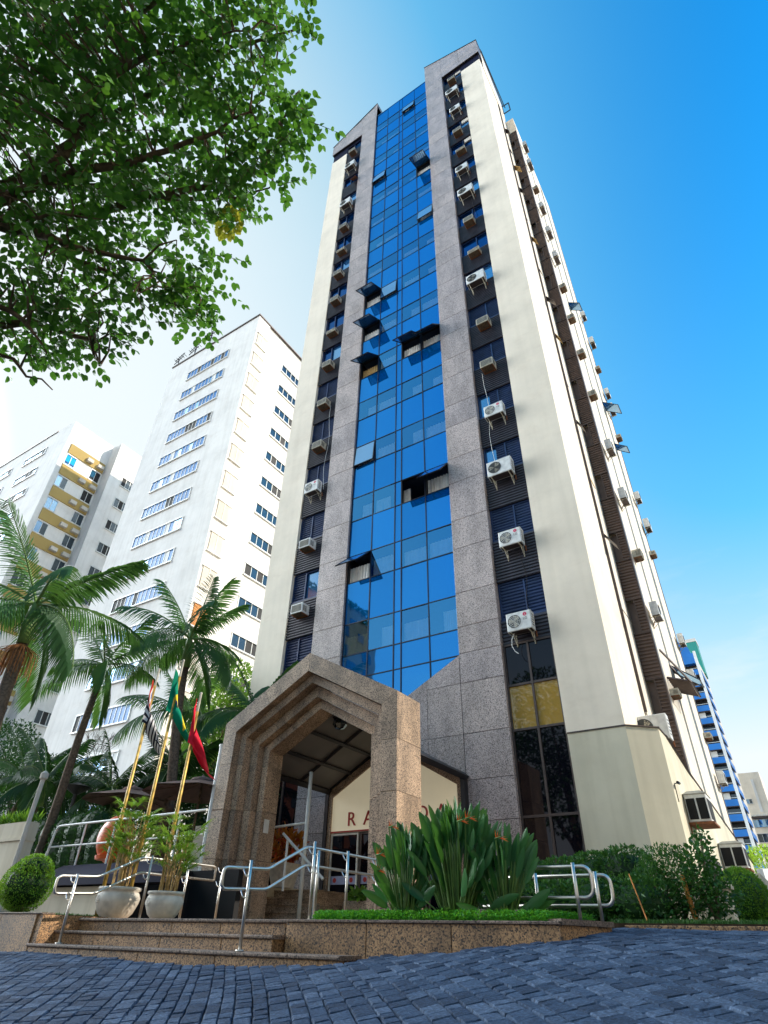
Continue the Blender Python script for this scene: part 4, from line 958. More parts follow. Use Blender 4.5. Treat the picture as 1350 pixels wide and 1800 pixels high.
for i, z in enumerate(reversed(S2)):
    put(PR['Bf' if i % 3 == 1 else 'FB' if i % 3 else 'F'], (-2.45, 27.7+.4*(i % 2), z), PI/2, f'{DESC["Bf" if i % 3 == 1 else "FB" if i % 3 else "F"]} at the far corner, {ORD[i]} up'.replace('lowest up','lowest one'), 'air conditioners at the far corner', .78)
put(protoFB, (-2.75, 17.9, 4.72), 0, 'white condenser with square grille standing on the podium ledge', 'air conditioners on the podium')
# lamp-like dark condensers hung on the podium wall
def dark_unit(x, y, z, w, h, label):
    t = thing('air_conditioner', label, 'air conditioner', (x, y, z), 'air conditioners on the podium')
    mb = MB(); mb.bbox(x, x+w, y, y+.8, z, z+h, .02); mb.build('casing', MAT['ac_white'], t)
    mb = MB(); mb.box(x+.03, x+w/2-.02, y-.012, y-.004, z+.06, z+h-.10); mb.box(x+w/2+.02, x+w-.03, y-.012, y-.004, z+.06, z+h-.10); mb.box(x+w+.001, x+w+.008, y+.05, y+.7, z+.06, z+h-.1); mb.build('mesh_grille', MAT['black'], t)
    mb = MB(); mb.prism([(x-.02,z+h+.002),(x+w+.02,z+h+.002),(x+w*.8,z+h+.06),(x+w*.2,z+h+.06)], y-.03, y+.82); mb.build('top_cover', MAT['ac_white'], t)
    mb = MB(); mb.box(x-.02, x+w+.05, y-.05, y+.85, z-.05, z-.002); mb.tube([(x,y,z-.03),(x-.02,y,z-.3)], .02, 4); mb.build('shelf', MAT['rust'], t)
dark_unit(-2.36, 17.3, 2.72, .50, .62, 'dark grilled condenser with arched top hung on the cream podium wall')
dark_unit(-2.36, 21.7, 2.12, .62, .62, 'large dark condenser standing above the round clipped hedge')
cmr = thing('security_camera', 'small dark security camera high on the podium corner', 'camera', (-2.36, 16.4, 3.4))
mb = MB(); mb.tube([(-2.37,16.5,3.45),(-2.27,16.45,3.45)], .012, 5); mb.tube([(-2.37,16.5,3.45),(-2.37,16.5,3.05)], .01, 5); mb.build('arm', MAT['dark_metal'], cmr); mb = MB(); mb.tube([(-2.27,16.55,3.46),(-2.27,16.33,3.44)], .035, 8); mb.build('body', MAT['dark_metal'], cmr)
aw = thing('side_awning', 'dark slatted awning frame sticking out from the wing side wall', 'awning', (-2.45, 21.6, 7.5))
mb = MB()
for p in ([(-2.45,21.2,8.6),(-1.75,21.2,7.3)],[(-2.45,22.8,8.6),(-1.75,22.8,7.3)],[(-1.75,21.2,7.3),(-1.75,22.8,7.3)],[(-2.45,21.2,7.6),(-1.8,21.2,7.35)],[(-2.45,22.8,7.6),(-1.8,22.8,7.35)]): mb.tube(p, .035, 4)
mb.build('frame', MAT['bronze'], aw)
for k in range(8):
    y = 21.3+k*.2; mb = MB(); mb.tube([(-2.44,y,7.62),(-1.8,y,7.38)], .045, 4); mb.build('slat', MAT['bronze'], aw)

# ================================================================== LEAF TOOLS
def leaf_tpl(l, w, fold=.25, curl=.15, kind='tri'):
    if kind == 'tri':     # 4 verts, 2 tris
        V = [(0,0,0),(w/2,l*.45,fold*w),(0,l,-curl*l),(-w/2,l*.45,fold*w)]; F = [(0,1,2),(0,2,3)]
    else:                 # ovate, 9 verts, 10 tris
        V = [(0,0,0),(0,l*.35,0),(0,l*.7,-curl*l*.4),(0,l,-curl*l),
             (w*.40,l*.16,fold*w*.5),(w*.52,l*.45,fold*w*.8),(w*.34,l*.78,fold*w*.4-curl*l*.5),
             (-w*.40,l*.16,fold*w*.5),(-w*.52,l*.45,fold*w*.8),(-w*.34,l*.78,fold*w*.4-curl*l*.5)]
        F = [(0,4,1),(4,5,1),(1,5,2),(5,6,2),(2,6,3),(0,1,7),(7,1,8),(1,2,8),(8,2,9),(2,3,9)]
    return np.array(V, float), np.array(F, int)
def rotmats(n, dirs, roll):
    """frames whose +Y follows dirs (n,3); roll spins them"""
    y = dirs/np.linalg.norm(dirs, axis=1, keepdims=True); up = np.tile([0,0,1.0], (n,1))
    bad = np.abs(y[:,2]) > .98; up[bad] = [1,0,0]
    x = np.cross(y, up); x /= np.linalg.norm(x, axis=1, keepdims=True); z = np.cross(x, y)
    c, s = np.cos(roll)[:,None], np.sin(roll)[:,None]; x2 = x*c+z*s; z2 = -x*s+z*c
    return np.stack([x2, y, z2], axis=2)
def scatter(tpl, pos, dirs, roll, size):
    V, F = tpl; n = len(pos); R = rotmats(n, dirs, roll)
    W = np.einsum('nij,kj->nki', R, V)*size[:,None,None] + pos[:,None,:]
    FF = (F[None]+ (np.arange(n)*len(V))[:,None,None]).reshape(-1, F.shape[1])
    return W.reshape(-1,3), FF
def in_balls(balls, n, shell=.5):
    B = np.array(balls, float); vol = (B[:,3]*B[:,4]*B[:,5])**.8; k = rng.choice(len(B), n, p=vol/vol.sum())
    d = rng.normal(size=(n,3)); d /= np.linalg.norm(d, axis=1, keepdims=True); r = rng.random(n)**(1/3); r = shell + (1-shell)*r
    return B[k,:3] + d*r[:,None]*B[k,3:6], d
def bush(name, label, cat, balls, n, size, mat, loc, lw=.5, shell=.55, kind='tri', group=None, stems=None, up=.35, core=None, parent=None, part='foliage'):
    t = parent or thing(name, label, cat, loc, group)
    pos, d = in_balls(balls, n, shell); dirs = d*.8 + rng.normal(size=(n,3))*.55; dirs[:,2] += up
    V, F = scatter(leaf_tpl(1, lw, kind=kind), pos, dirs, rng.uniform(-1.2,1.2,n), size*rng.uniform(.65,1.25,n))
    o = woff(t); V = V - np.array(o)
    ob = bpy.data.objects.new(part, arrmesh(part, V, F, MAT[mat])); link(ob, t); ob['kind'] = 'stuff'
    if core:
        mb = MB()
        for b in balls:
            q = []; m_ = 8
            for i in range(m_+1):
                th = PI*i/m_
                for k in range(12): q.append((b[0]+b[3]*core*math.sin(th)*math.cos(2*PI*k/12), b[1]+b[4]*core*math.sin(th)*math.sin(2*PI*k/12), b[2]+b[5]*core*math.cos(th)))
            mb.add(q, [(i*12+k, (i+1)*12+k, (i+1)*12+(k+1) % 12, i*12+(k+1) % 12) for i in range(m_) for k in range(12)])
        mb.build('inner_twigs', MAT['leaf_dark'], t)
    if stems:
        for s in stems: mb = MB(); mb.tube(s, [.03*(1-.6*i/max(1,len(s)-1)) for i in range(len(s))], 6); mb.build('stem', MAT['bark'], t)
    return t

# ================================================================== RIGHT-HAND PLANTING
# ground cover on the planter
def cover(poly_fn, n, label):
    P = []
    while len(P) < n:
        x = rng.uniform(-5.6, -2.1); y = rng.uniform(6.60, 7.6)
        if poly_fn(x, y): P.append((x, y, .462+ rng.uniform(0, .095)*min(1,(y-6.5)*5)))
    P = np.array(P); d = rng.normal(size=(n,3)); d[:,2] = np.abs(d[:,2])*.7+.25
    V, F = scatter(leaf_tpl(1,.75), P, d, rng.uniform(-1,1,n), rng.uniform(.018,.036,n))
    o = inst('ground_cover', arrmesh('ground_cover', V, F, MAT['leaf_cover']), (0,0,0)); tag(o, label, 'ground cover', kind='stuff')
cover(lambda x, y: x < -2.42 + (y-6.6)*.22 and x > -5.25 - (y-6.6)*.3, 24000, 'bright green low ground cover filling the right granite planter')
# rocks and small rosettes under the strelitzia
for k, (x, y) in enumerate(((-3.95,6.86),(-3.15,6.84),(-2.75,6.88))):
    mb = MB(); n = 9; vs = [(x+.14*math.cos(2*PI*q/n)*rng.uniform(.8,1.1), y+.09*math.sin(2*PI*q/n), .46) for q in range(n)] + [(x+.09*math.cos(2*PI*q/n)*rng.uniform(.8,1.1), y+.06*math.sin(2*PI*q/n), .56+rng.uniform(-.015,.02)) for q in range(n)] + [(x,y,.58)]
    mb.add(vs, [(q,(q+1) % n,n+(q+1) % n,n+q) for q in range(n)]+[(n+q,n+(q+1) % n,2*n) for q in range(n)])
    tag(inst('garden_rock', mb.mesh('garden_rock', MAT['granite_nosing']), (0,0,0)), ['leftmost','middle','rightmost'][k]+' of three small rounded rocks at the foot of the bird of paradise', 'rock', 'rocks in the planter')
for k, (x, y) in enumerate(((-4.12,6.84),(-3.88,6.8),(-3.62,6.8),(-2.62,6.85))):
    n = 26; a = rng.uniform(0,2*PI,n); d = np.c_[np.cos(a), np.sin(a), rng.uniform(.2,1.6,n)]; V, F = scatter(leaf_tpl(1,.35), np.tile([x,y,.50],(n,1)), d, np.zeros(n), rng.uniform(.10,.16,n))
    tag(inst('succulent', arrmesh('succulent', V, F, MAT['leaf_palm']), (0,0,0)), ['first','second','third','fourth'][k]+' small blue green succulent rosette from the left below the bird of paradise', 'succulent', 'succulents in the planter')
# bird of paradise clumps: every leaf an object
def strel(cx, cy, n, hmax, spread, label, flowers):
    t = thing('bird_of_paradise', label, 'plant', (cx, cy, .46), 'bird of paradise clumps')
    for k in range(n):
        a = rng.uniform(0, 2*PI); rr = spread*rng.random()**.6; h = hmax*(rng.uniform(.72,1.0) if rng.random() < .8 else rng.uniform(.4,.7))*(1-.22*rr/spread)
        bx, by = cx+rr*.35*math.cos(a), cy+rr*.25*math.sin(a)
        tx, ty = cx+rr*.95*math.cos(a), cy+rr*.6*math.sin(a)
        ll = rng.uniform(.24,.36); lw = rng.uniform(.07,.11)
        P0 = Vector((bx,by,.46)); P2 = Vector((tx,ty,.46+h-ll*.85)); P1 = (P0+P2)/2; P1.x = bx*.7+tx*.3; P1.y = by*.7+ty*.3
        path = [P0*(1-u)**2+P1*2*u*(1-u)+P2*u*u for u in (0,.25,.5,.75,1)]
        mb = MB(); mb.mi = 1; mb.tube(path, [.014,.012,.010,.008,.007], 5); mb.mi = 0
        d = (P2-P1).normalized(); lean = Vector((math.cos(a)*.5, math.sin(a)*.5, 0))*rng.uniform(-.3,1.0); side = d.cross(Vector((math.cos(a+PI/2+rng.uniform(-1,1)), math.sin(a+PI/2), .1))).normalized(); side = side if side.length > .1 else Vector((1,0,0))
        m_ = 7; vs = []
        for i in range(m_+1):
            u = i/m_; c = P2 + d*(ll*u) + lean*(ll*u*u*.6); wv = lw*.5*max(.02, math.sin(PI*min(1,u**.85*.97+.03)))**.55
            nn = side.cross(d).normalized(); vs += [c-side*wv+nn*wv*.45, c, c+side*wv+nn*wv*.45]
        fs = []
        for i in range(m_): fs += [(3*i,3*i+1,3*i+4,3*i+3),(3*i+1,3*i+2,3*i+5,3*i+4)]
        mb.add(vs, fs); mb.build('leaf', [MAT['leaf_strelitzia'], MAT['stem_green']], t, smooth=True)
    for (fx, fy, fz) in flowers:
        mb = MB(); mb.mi = 1; mb.tube([(cx+(fx-cx)*.4,cy,.46),(fx,fy,fz)], .008, 5); mb.tube([(fx,fy,fz),(fx+.10,fy-.02,fz+.02)], [.014,.004], 5); mb.mi = 0
        for q in range(7): a_ = 1.45-.30*q; mb.add([(fx+.01*q,fy,fz),(fx+.01*q+.095*math.cos(a_),fy-.02+.006*q,fz+.095*math.sin(a_)),(fx+.01*q+.012,fy+.012,fz+.012)], [(0,1,2)])
        mb.build('flower', [MAT['flower_orange'], MAT['stem_green']], t)
strel(-4.22, 7.05, 90, 1.10, .34, 'left clump of bird of paradise leaning towards the portal column', [(-4.52,6.85,1.12),(-4.38,6.9,1.42),(-4.5,6.8,.95)])
strel(-3.56, 7.05, 150, 1.32, .46, 'tallest middle clump of bird of paradise with upright paddle leaves', [(-3.36,6.75,1.40),(-3.28,6.8,1.43)])
strel(-3.02, 7.1, 55, 1.03, .32, 'right clump of bird of paradise beside the steel rails', [(-2.95,6.85,1.22)])
# hedges and shrubs of the right bed
B = lambda x,y,z,a,b,c: (x,y,z,a,b,c)
bush('hedge', 'low dark green hedge behind the two steel rails', 'hedge', [B(-3.1,9.0,.68,.5,.35,.30),B(-2.55,8.95,.72,.5,.35,.30),B(-2.0,8.9,.70,.5,.35,.30),B(-3.6,9.1,.68,.5,.35,.3),B(-4.1,9.2,.68,.5,.35,.3)], 8000, .060, 'leaf_hedge', (-2.8,9,.5), .55, .65, core=.72)
bush('hedge', 'upper dark hedge running along the foot of the cream podium', 'hedge', [B(-4.0,10.4,1.05,.5,.35,.33),B(-3.4,10.4,1.06,.5,.35,.33),B(-2.85,10.3,1.10,.5,.35,.34),B(-2.4,10.2,1.14,.45,.35,.34),B(-4.5,10.5,1.05,.5,.35,.33)], 8000, .060, 'leaf_hedge', (-3,10.3,.5), .55, .65, core=.72)
bush('shrub', 'loose azalea shrub with reddish leaf tips at the podium corner', 'shrub', [B(-1.72,9.4,1.12,.36,.30,.26),B(-1.45,9.2,1.0,.36,.30,.34),B(-1.85,9.1,.85,.3,.3,.3),B(-1.35,9.0,.78,.32,.25,.28)], 4300, .05, 'leaf_hedge', (-1.6,9.2,.5), .45, .25, stems=[[(-1.75,9.1,.5),(-1.9,9.2,.75),(-1.8,9.3,1.1)],[(-1.6,9.1,.5),(-1.45,9.1,.8),(-1.35,9.2,1.1)],[(-1.65,9.1,.5),(-1.7,9.0,.9)]])
bush('rose_bush', 'thin tall rose bush with pale gaps, beside the orange stake', 'shrub', [B(-1.25,9.1,.95,.22,.2,.42),B(-1.22,9.6,1.3,.12,.12,.30),B(-1.08,9.0,.8,.20,.2,.25)], 900, .06, 'leaf_hedge', (-1.2,9.1,.5), .6, .1, 'ovate', stems=[[(-1.2,9.0,.48),(-1.25,9.2,.9),(-1.22,9.6,1.5)],[(-1.2,9.0,.48),(-1.1,9.0,1.0)],[(-1.18,9.0,.48),(-1.35,9.1,1.0)]])
bush('round_hedge', 'tall rounded clipped hedge at the right end of the shrub bed', 'hedge', [B(-1.12,11.6,.86,.36,.38,.42)], 6000, .040, 'leaf_topiary', (-1.12,11.6,.5), .45, .85, core=.9)
sk = thing('orange_stake', 'thick orange stake leaning in the shrub bed', 'stake', (-1.42, 9, .48)); mb = MB(); mb.tube([(-1.42,8.95,.46),(-1.47,9.0,1.0)], .028, 8); mb.build('stake', MAT['orange_post'], sk)
sk = thing('orange_stake', 'thin orange cane in the middle of the low hedge', 'stake', (-1.9, 8.6, .48)); mb = MB(); mb.tube([(-1.86,8.5,.48),(-2.0,8.6,1.0)], .008, 6); mb.build('stake', MAT['orange_post'], sk)
gp = thing('gate_pillar', 'short cream masonry pillar behind the rose bush', 'pillar', (-1.15, 9.9, .4)); mb = MB(); mb.box(-1.62, -1.12, 9.9, 10.3, .3, .92); mb.build('body', MAT['cream_podium'], gp); mb = MB(); mb.box(-1.66, -1.08, 9.86, 10.34, .922, .99); mb.build('cap', MAT['cream_podium'], gp)
gw = thing('garden_wall', 'low beige wall running back beside the podium on the right', 'wall', (-1, 13, .3)); mb = MB(); mb.prismx([(12.2,.2),(30,.2),(30,1.0),(12.2,1.25)], -1.05, -.85); mb.build('wall', MAT['beige_wall'], gw)
gw2 = thing('iron_grille', 'dark iron grille set in the beige side wall', 'grille', (-.84, 16, .3))
for k in range(14): mb = MB(); mb.tube([(-.83,13.5+k*.5,.3),(-.83,13.5+k*.5,.95)], .02, 4); mb.build('bar', MAT['dark_metal'], gw2)
mb = MB(); mb.box(-.85, -.81, 13.3, 20.3, .95, 1.0); mb.box(-.85, -.81, 13.3, 20.3, .33, .37); mb.build('rail', MAT['dark_metal'], gw2)
# strip of short grass at the kerb
n = 3500; P = np.c_[rng.uniform(-2.2,-.5,n), rng.uniform(8.1,8.7,n), np.full(n,.49)]; d = rng.normal(size=(n,3))*.3; d[:,2] = 1
V, F = scatter(leaf_tpl(1,.18), P, d, rng.uniform(0,3,n), rng.uniform(.02,.06,n)); tag(inst('grass', arrmesh('grass', V, F, MAT['leaf_hedge']), (0,0,0)), 'dark grass strip along the stone kerb', 'grass', kind='stuff')

# ================================================================== POTS, FLAGS, TERRACE
def pot(cx, cy, z0, r, label):
    t = thing('plant_pot', label, 'plant pot', (cx, cy, z0), 'pale clay pots on the steps')
    h = r*1.28
    prof = [(r*.55,0),(r*.80,h*.18),(r*.98,h*.50),(r*1.02,h*.66),(r*.94,h*.80),(r*.88,h*.86),(r*.98,h*.90),(r*1.0,h*.97),(r*.96,h),(r*.85,h*.99),(r*.80,h*.85)]
    mb = MB(); mb.lathe(cx, cy, [(a, z0+b) for a, b in prof], 32); mb.build('pot_body', MAT['pot_white'], t, smooth=True)
    mb = MB(); mb.lathe(cx, cy, [(0,z0+h*.86),(r*.82,z0+h*.86)], 20); mb.build('soil', MAT['soil'], t)
    a0 = -PI/2-.2
    mb = MB(); mb.tube([(cx+r*1.01*math.cos(a0)+.05*math.cos(2*PI*k/14), cy+r*1.01*math.sin(a0)-.004, z0+h*.6+.05*math.sin(2*PI*k/14)) for k in range(15)], .006, 4, False); mb.build('moulded_ring', MAT['pot_white'], t)
    return z0+h*.86
pz = pot(-10.04, 7.42, .474, .345, 'larger left clay pot with a tall bamboo palm on the top step')
pz2 = pot(-8.87, 7.42, .474, .285, 'smaller right clay pot with a feathery bamboo palm on the top step')
def rhapis(cx, cy, z0, n, h, spread, label):
    t = thing('bamboo_palm', label, 'plant', (cx, cy, z0), 'bamboo palms in pots')
    for k in range(n):
        a = rng.uniform(0,2*PI); r0 = rng.uniform(.02,.18); hh = h*rng.uniform(.45,1.0); lean = spread*rng.uniform(0,.6)
        p0 = Vector((cx+r0*math.cos(a), cy+r0*math.sin(a), z0)); p1 = Vector((cx+(r0+lean*.5)*math.cos(a), cy+(r0+lean*.5)*math.sin(a), z0+hh))
        mb = MB(); mb.tube([p0,(p0+p1)/2+Vector((0,0,.01)),p1], [.013,.010,.007], 5); mb.build('cane', MAT['cane'], t)
        m_ = int(rng.integers(3,6))
        for q in range(m_):
            zf = p0.lerp(p1, 1-.16*q) if q else p1; b = a+rng.uniform(-2.4,2.4); s = rng.uniform(.25,.4)
            hub = zf + Vector((math.cos(b)*s*.55, math.sin(b)*s*.55, .12)); nl = 9
            mb2 = MB(); mb2.mi = 1; mb2.tube([zf, hub], .004, 4); mb2.mi = 0
            out = (hub-zf).normalized(); sd = out.cross(Vector((0,0,1))).normalized()
            for j in range(nl):
                f = -1.25+2.5*j/(nl-1); d = (out*math.cos(f)+sd*math.sin(f)); d.z += .12; L1 = rng.uniform(.18,.28); wv = .014
                pr = d.cross(Vector((0,0,1))).normalized(); mid = hub+d*L1*.5+Vector((0,0,.01)); tip = hub+d*L1+Vector((0,0,-.06*rng.uniform(.5,1.5)))
                mb2.add([hub, mid-pr*wv, tip, mid+pr*wv], [(0,1,2,3)])
            mb2.build('frond', [MAT['leaf_bamboo'], MAT['stem_green']], t)
rhapis(-10.04, 7.42, pz, 24, 1.22, .42, 'tall bamboo palm with dark canes in the larger left pot')
rhapis(-8.87, 7.42, pz2, 17, 1.0, .45, 'feathery bamboo palm in the smaller right pot')
# flag poles and hanging flags
def flagpole(x, y, zt, label, zbase=.474):
    t = thing('flagpole', label, 'flagpole', (x, y, zbase), 'gold flagpoles behind the pots')
    mb = MB(); mb.tube([(x,y,zbase),(x+.004,y,1.9),(x,y,zt-.35)], [.034,.032,.026], 10); mb.build('pole', MAT['gold_pole'], t, smooth=True)
    mb = MB(); mb.tube([(x,y,zt-.35),(x,y,zt-.03)], .022, 10); mb.build('top_sleeve', MAT['ac_beige'], t)
    mb = MB(); mb.lathe(x, y, [(.0,zt+.03),(.02,zt+.02),(.028,zt),(.02,zt-.02),(.022,zt-.03)], 12); mb.build('finial', MAT['ac_beige'], t, smooth=True)
flagpole(-10.62, 7.5, 4.85, 'leftmost gold flagpole, flying the black and white striped flag')
flagpole(-9.88, 7.5, 4.90, 'middle gold flagpole, flying the green and yellow flag')
flagpole(-9.12, 7.5, 4.08, 'rightmost and shortest gold flagpole, flying the plain red flag')
def flag(x, y, zt, W, H, label, paint, seed):
    r_ = random.Random(seed); NU, NV = 66, 44; V = []; ph = r_.uniform(0,6)
    for j in range(NV+1):
        v = j/NV
        for i in range(NU+1):
            u = i/NU
            px = -.05+ .33*(u**.8)*(.25+.75*v)*1.15 + .02*math.sin(u*11+ph)
            py = .07*math.sin(u*13+v*2+ph)*(.2+u) - .03*math.sin(v*7+ph)*u
            pz_ = -v*H - u*W*.86*(1-.30*v) + .03*math.sin(u*9+v*5)
            V.append((x+px*.62*1.75-py*.78, y+px*.78*1.75+py*.62, zt+pz_))
    F = []; M_ = []; names = []
    for j in range(NV):
        for i in range(NU):
            a = j*(NU+1)+i; F.append((a, a+NU+1, a+NU+2, a+1)); c = paint((i+.5)/NU, (j+.5)/NV)
            if c not in names: names.append(c)
            M_.append(names.index(c))
    o = inst('flag', arrmesh('flag', V, F, [MAT[c] for c in names], M_, smooth=True), (0,0,0)); tag(o, label, 'flag', 'flags on the gold poles')
for nm, col in (('cloth_black',(.022,.02,.03)),('cloth_white',(.66,.62,.60)),('cloth_green',(.0,.22,.12)),('cloth_yellow',(.80,.62,.03)),('cloth_blue',(.02,.03,.26)),('cloth_canton',(.62,.05,.03))):
    plain(nm, col, .8, 0, .2, .06)
def sp(u, v):
    if u < .40 and v < 5/13:
        a, b = u/.40, v/(5/13)
        if ((a-.5)*1.35)**2 + (b-.5)**2 < .115: return 'cloth_blue' if ((a-.46)*1.35)**2+(b-.55)**2 < .02 else 'cloth_white'
        return 'cloth_canton'
    return 'cloth_black' if int(v*13) % 2 == 0 else 'cloth_white'
def br_(u, v):
    a, b = abs(u-.5)/.42, abs(v-.5)/.41
    if ((u-.5)*1.43)**2 + (v-.5)**2 < .055:
        return 'cloth_white' if abs(v-.5-(u-.5)**2*.8+.02) < .025 else 'cloth_blue'
    return 'cloth_yellow' if a+b < 1 else 'cloth_green'
def rd(u, v): return 'cloth_white' if (.42 < u < .52 and .46 < v < .50) or (.56 < u < .60 and .47 < v < .52) else 'flag_red'
flag(-10.60, 7.47, 4.62, 1.25, .85, 'hanging flag of black and white stripes with a red corner', sp, 1)
flag(-9.86, 7.47, 4.70, 1.15, .82, 'hanging green flag with yellow diamond and blue disc', br_, 2)
flag(-9.10, 7.47, 3.98, 1.12, .80, 'plain red hanging flag with tiny white marks', rd, 3)
# topiary
tp = bush('topiary_bush', 'round clipped bright green topiary bush on the left granite planter', 'bush', [B(-12.05,6.95,.95,.43,.43,.40),B(-11.98,6.95,1.18,.31,.31,.24),B(-12.15,6.95,.86,.36,.36,.28)], 9000, .036, 'leaf_topiary', (-12,6.95,.5), .5, .85, core=.84)
for k in range(5): mb = MB(); mb.tube([(-12.05+.02*k,6.95,.48),(-12.05+.09*(k-2),6.9,.72)], .014, 5); mb.build('stem', MAT['bark'], tp)
n = 2600; P = np.c_[rng.uniform(-16,-10.1,n), rng.uniform(6.35,7.6,n), np.full(n,.50)]; d = rng.normal(size=(n,3))*.4; d[:,2] = 1
V, F = scatter(leaf_tpl(1,.3), P, d, rng.uniform(0,3,n), rng.uniform(.02,.05,n)); tag(inst('grass', arrmesh('grass', V, F, MAT['leaf_hedge']), (0,0,0)), 'thin green planting round the foot of the topiary', 'grass', kind='stuff')
# terrace
mb = MB(); mb.box(-22, -12.5, 9.6, 15.5, .2, 1.38); mb.build('terrace', MAT['beige_wall'], kind='structure')
lw_ = thing('low_wall', 'low beige wall under the navy planter boxes', 'wall', (-14, 9.4, .4)); mb = MB(); mb.box(-18.5, -12.55, 9.2, 9.55, .3, 1.10); mb.build('wall', MAT['beige_wall'], lw_)
nv = thing('navy_awning', 'dark navy fabric band along the terrace edge behind the pots', 'awning', (-12.5, 9.1, 1.1))
mb = MB(); mb.prismx([(9.0,1.12),(9.0,1.30),(9.5,1.56),(9.58,1.56),(9.58,1.12)], -15.2, -10.9); mb.build('band', MAT['navy'], nv)
db = thing('dark_recess', 'dark garage opening under the terrace beside the portal', 'opening', (-11.8, 9.3, .47))
mb = MB(); mb.box(-12.55, -12.45, 9.2, 11.2, .46, 1.5); mb.box(-12.45, -10.95, 11.05, 11.2, .46, 1.5); mb.build('lining', MAT['black'], db)
tl = thing('terrace_railing', 'white painted steel railing along the terrace edge', 'railing', (-14, 9.5, 1.5))
mb = MB(); mb.tube(arc_pts([(-16.1,9.5,1.5),(-15.95,9.5,2.44),(-10.6,9.5,2.44)], .15), .026, 8); mb.build('top_rail', MAT['white_paint'], tl)
mb = MB(); mb.tube([(-16.0,9.5,1.98),(-10.6,9.5,1.98)], .02, 8); mb.build('mid_rail', MAT['white_paint'], tl)
for x in (-14.75, -13.6, -12.45, -11.4): mb = MB(); mb.tube([(x,9.5,1.5),(x,9.5,2.43)], .022, 8); mb.build('post', MAT['white_paint'], tl)
ow = thing('white_partition', 'white panel wall on the terrace below the right umbrella', 'wall', (-12, 11.6, 1.4)); mb = MB(); mb.box(-14.4, -12.8, 12.6, 12.7, 1.38, 2.75); mb.build('panel', MAT['white_wall'], ow)
# orange egg chair
oc = thing('egg_chair', 'rounded orange plastic egg chair behind the left potted palm', 'chair', (-14.15, 10.0, 1.38))
vs = []; fs = []; nu, nv_ = 20, 14; cx, cy, cz = -14.15, 10.0, 2.12
for i in range(nv_+1):
    th = PI*.04 + PI*.90*i/nv_
    for k in range(nu+1):
        ph = -PI*.28 + PI*1.56*k/nu
        vs.append((cx+.46*math.sin(th)*math.cos(ph+PI/2), cy+.42*math.sin(th)*math.sin(ph+PI/2), cz+.52*math.cos(th)))
for i in range(nv_):
    for k in range(nu): a = i*(nu+1)+k; fs.append((a,a+1,a+nu+2,a+nu+1))
mb = MB(); mb.add(vs, fs); mb.build('shell', MAT['orange_plastic'], oc, smooth=True)
mb = MB(); mb.lathe(cx, cy, [(.05,1.38),(.30,1.40),(.05,1.5),(.05,1.6)], 16); mb.build('base', MAT['white_paint'], oc); mb = MB(); mb.lathe(cx, cy, [(.02,1.66),(.36,1.68),(.38,1.76),(.02,1.80)], 18); mb.build('cushion', MAT['orange_plastic'], oc)
def parasol(cx, cy, zt, r, label):
    t = thing('parasol', label, 'umbrella', (cx, cy, 1.38), 'brown parasols on the terrace'); n = 8
    V = [(cx,cy,zt)]; F = []
    for ring_, (q, dz) in enumerate(((.5,-.24),(1.0,-.50))):
        for k in range(n*2):
            a = PI*k/n; s = 1.0 if k % 2 == 0 else .955; V.append((cx+r*q*s*math.cos(a), cy+r*q*s*math.sin(a), zt+dz*r/2 - (.0 if k % 2 == 0 else .02)))
    m_ = n*2
    for k in range(m_): F.append((0,1+k,1+(k+1) % m_)); F.append((1+k,1+m_+k,1+m_+(k+1) % m_)); F.append((1+k,1+m_+(k+1) % m_,1+(k+1) % m_))
    mb = MB(); mb.add(V, F); mb.build('canopy', MAT['umbrella'], t)
    mb = MB(); mb.lathe(cx, cy, [(0,zt+.12),(.05,zt+.06),(.28,zt+.0),(.34,zt-.07)], 12); mb.build('vent_cap', MAT['umbrella'], t)
    mb = MB(); mb.tube([(cx,cy,1.38),(cx,cy,zt-.03)], .03, 8); mb.build('pole', MAT['bark'], t)
    for k in range(n):
        a = 2*PI*k/n; mb = MB(); mb.tube([(cx,cy,zt-.10),(cx+r*.97*math.cos(a),cy+r*.97*math.sin(a),zt-.50*r/2-.03)], .012, 4); mb.build('rib', MAT['bark'], t)
parasol(-16.74, 12.0, 3.82, 1.40, 'left brown parasol on the terrace, seen from below')
parasol(-13.9, 12.1, 3.84, 1.55, 'right brown parasol on the terrace beside the white pipe')
ht = thing('patio_heater', 'dark patio heater with a flat round hood among the palms', 'heater', (-19.7, 12, 1.4))
mb = MB(); mb.tube([(-19.7,12,1.4),(-19.7,12,4.05)], .06, 8); mb.build('pole', MAT['dark_metal'], ht); mb = MB(); mb.lathe(-19.7, 12, [(.08,3.9),(.45,4.12),(.0,4.26)], 16); mb.build('hood', MAT['dark_metal'], ht)
# left boundary wall, leaning post, dark hedge
lwl = thing('boundary_wall', 'tall beige boundary wall with a moulded band at the left edge', 'wall', (-20, 9, 0))
mb = MB(); mb.box(-27, -16.45, 9.0, 9.3, -.2, 2.10); mb.build('wall', MAT['beige_wall'], lwl); mb = MB(); mb.box(-27, -16.43, 8.96, 9.31, 2.102, 2.17); mb.box(-27, -16.45, 8.99, 9.30, 2.172, 2.52); mb.build('moulding', MAT['beige_wall'], lwl)
n = 1500; P = np.c_[rng.uniform(-25,-16.5,n), rng.uniform(9.02,9.28,n), np.full(n,2.52)]; d = rng.normal(size=(n,3))*.5; d[:,2] = 1
V, F = scatter(leaf_tpl(1,.12), P, d, rng.uniform(0,3,n), rng.uniform(.15,.38,n)); tag(inst('wall_top_plants', arrmesh('wall_top_plants', V, F, MAT['leaf_topiary']), (0,0,0)), 'spiky bright green plants along the top of the boundary wall', 'plants', kind='stuff')
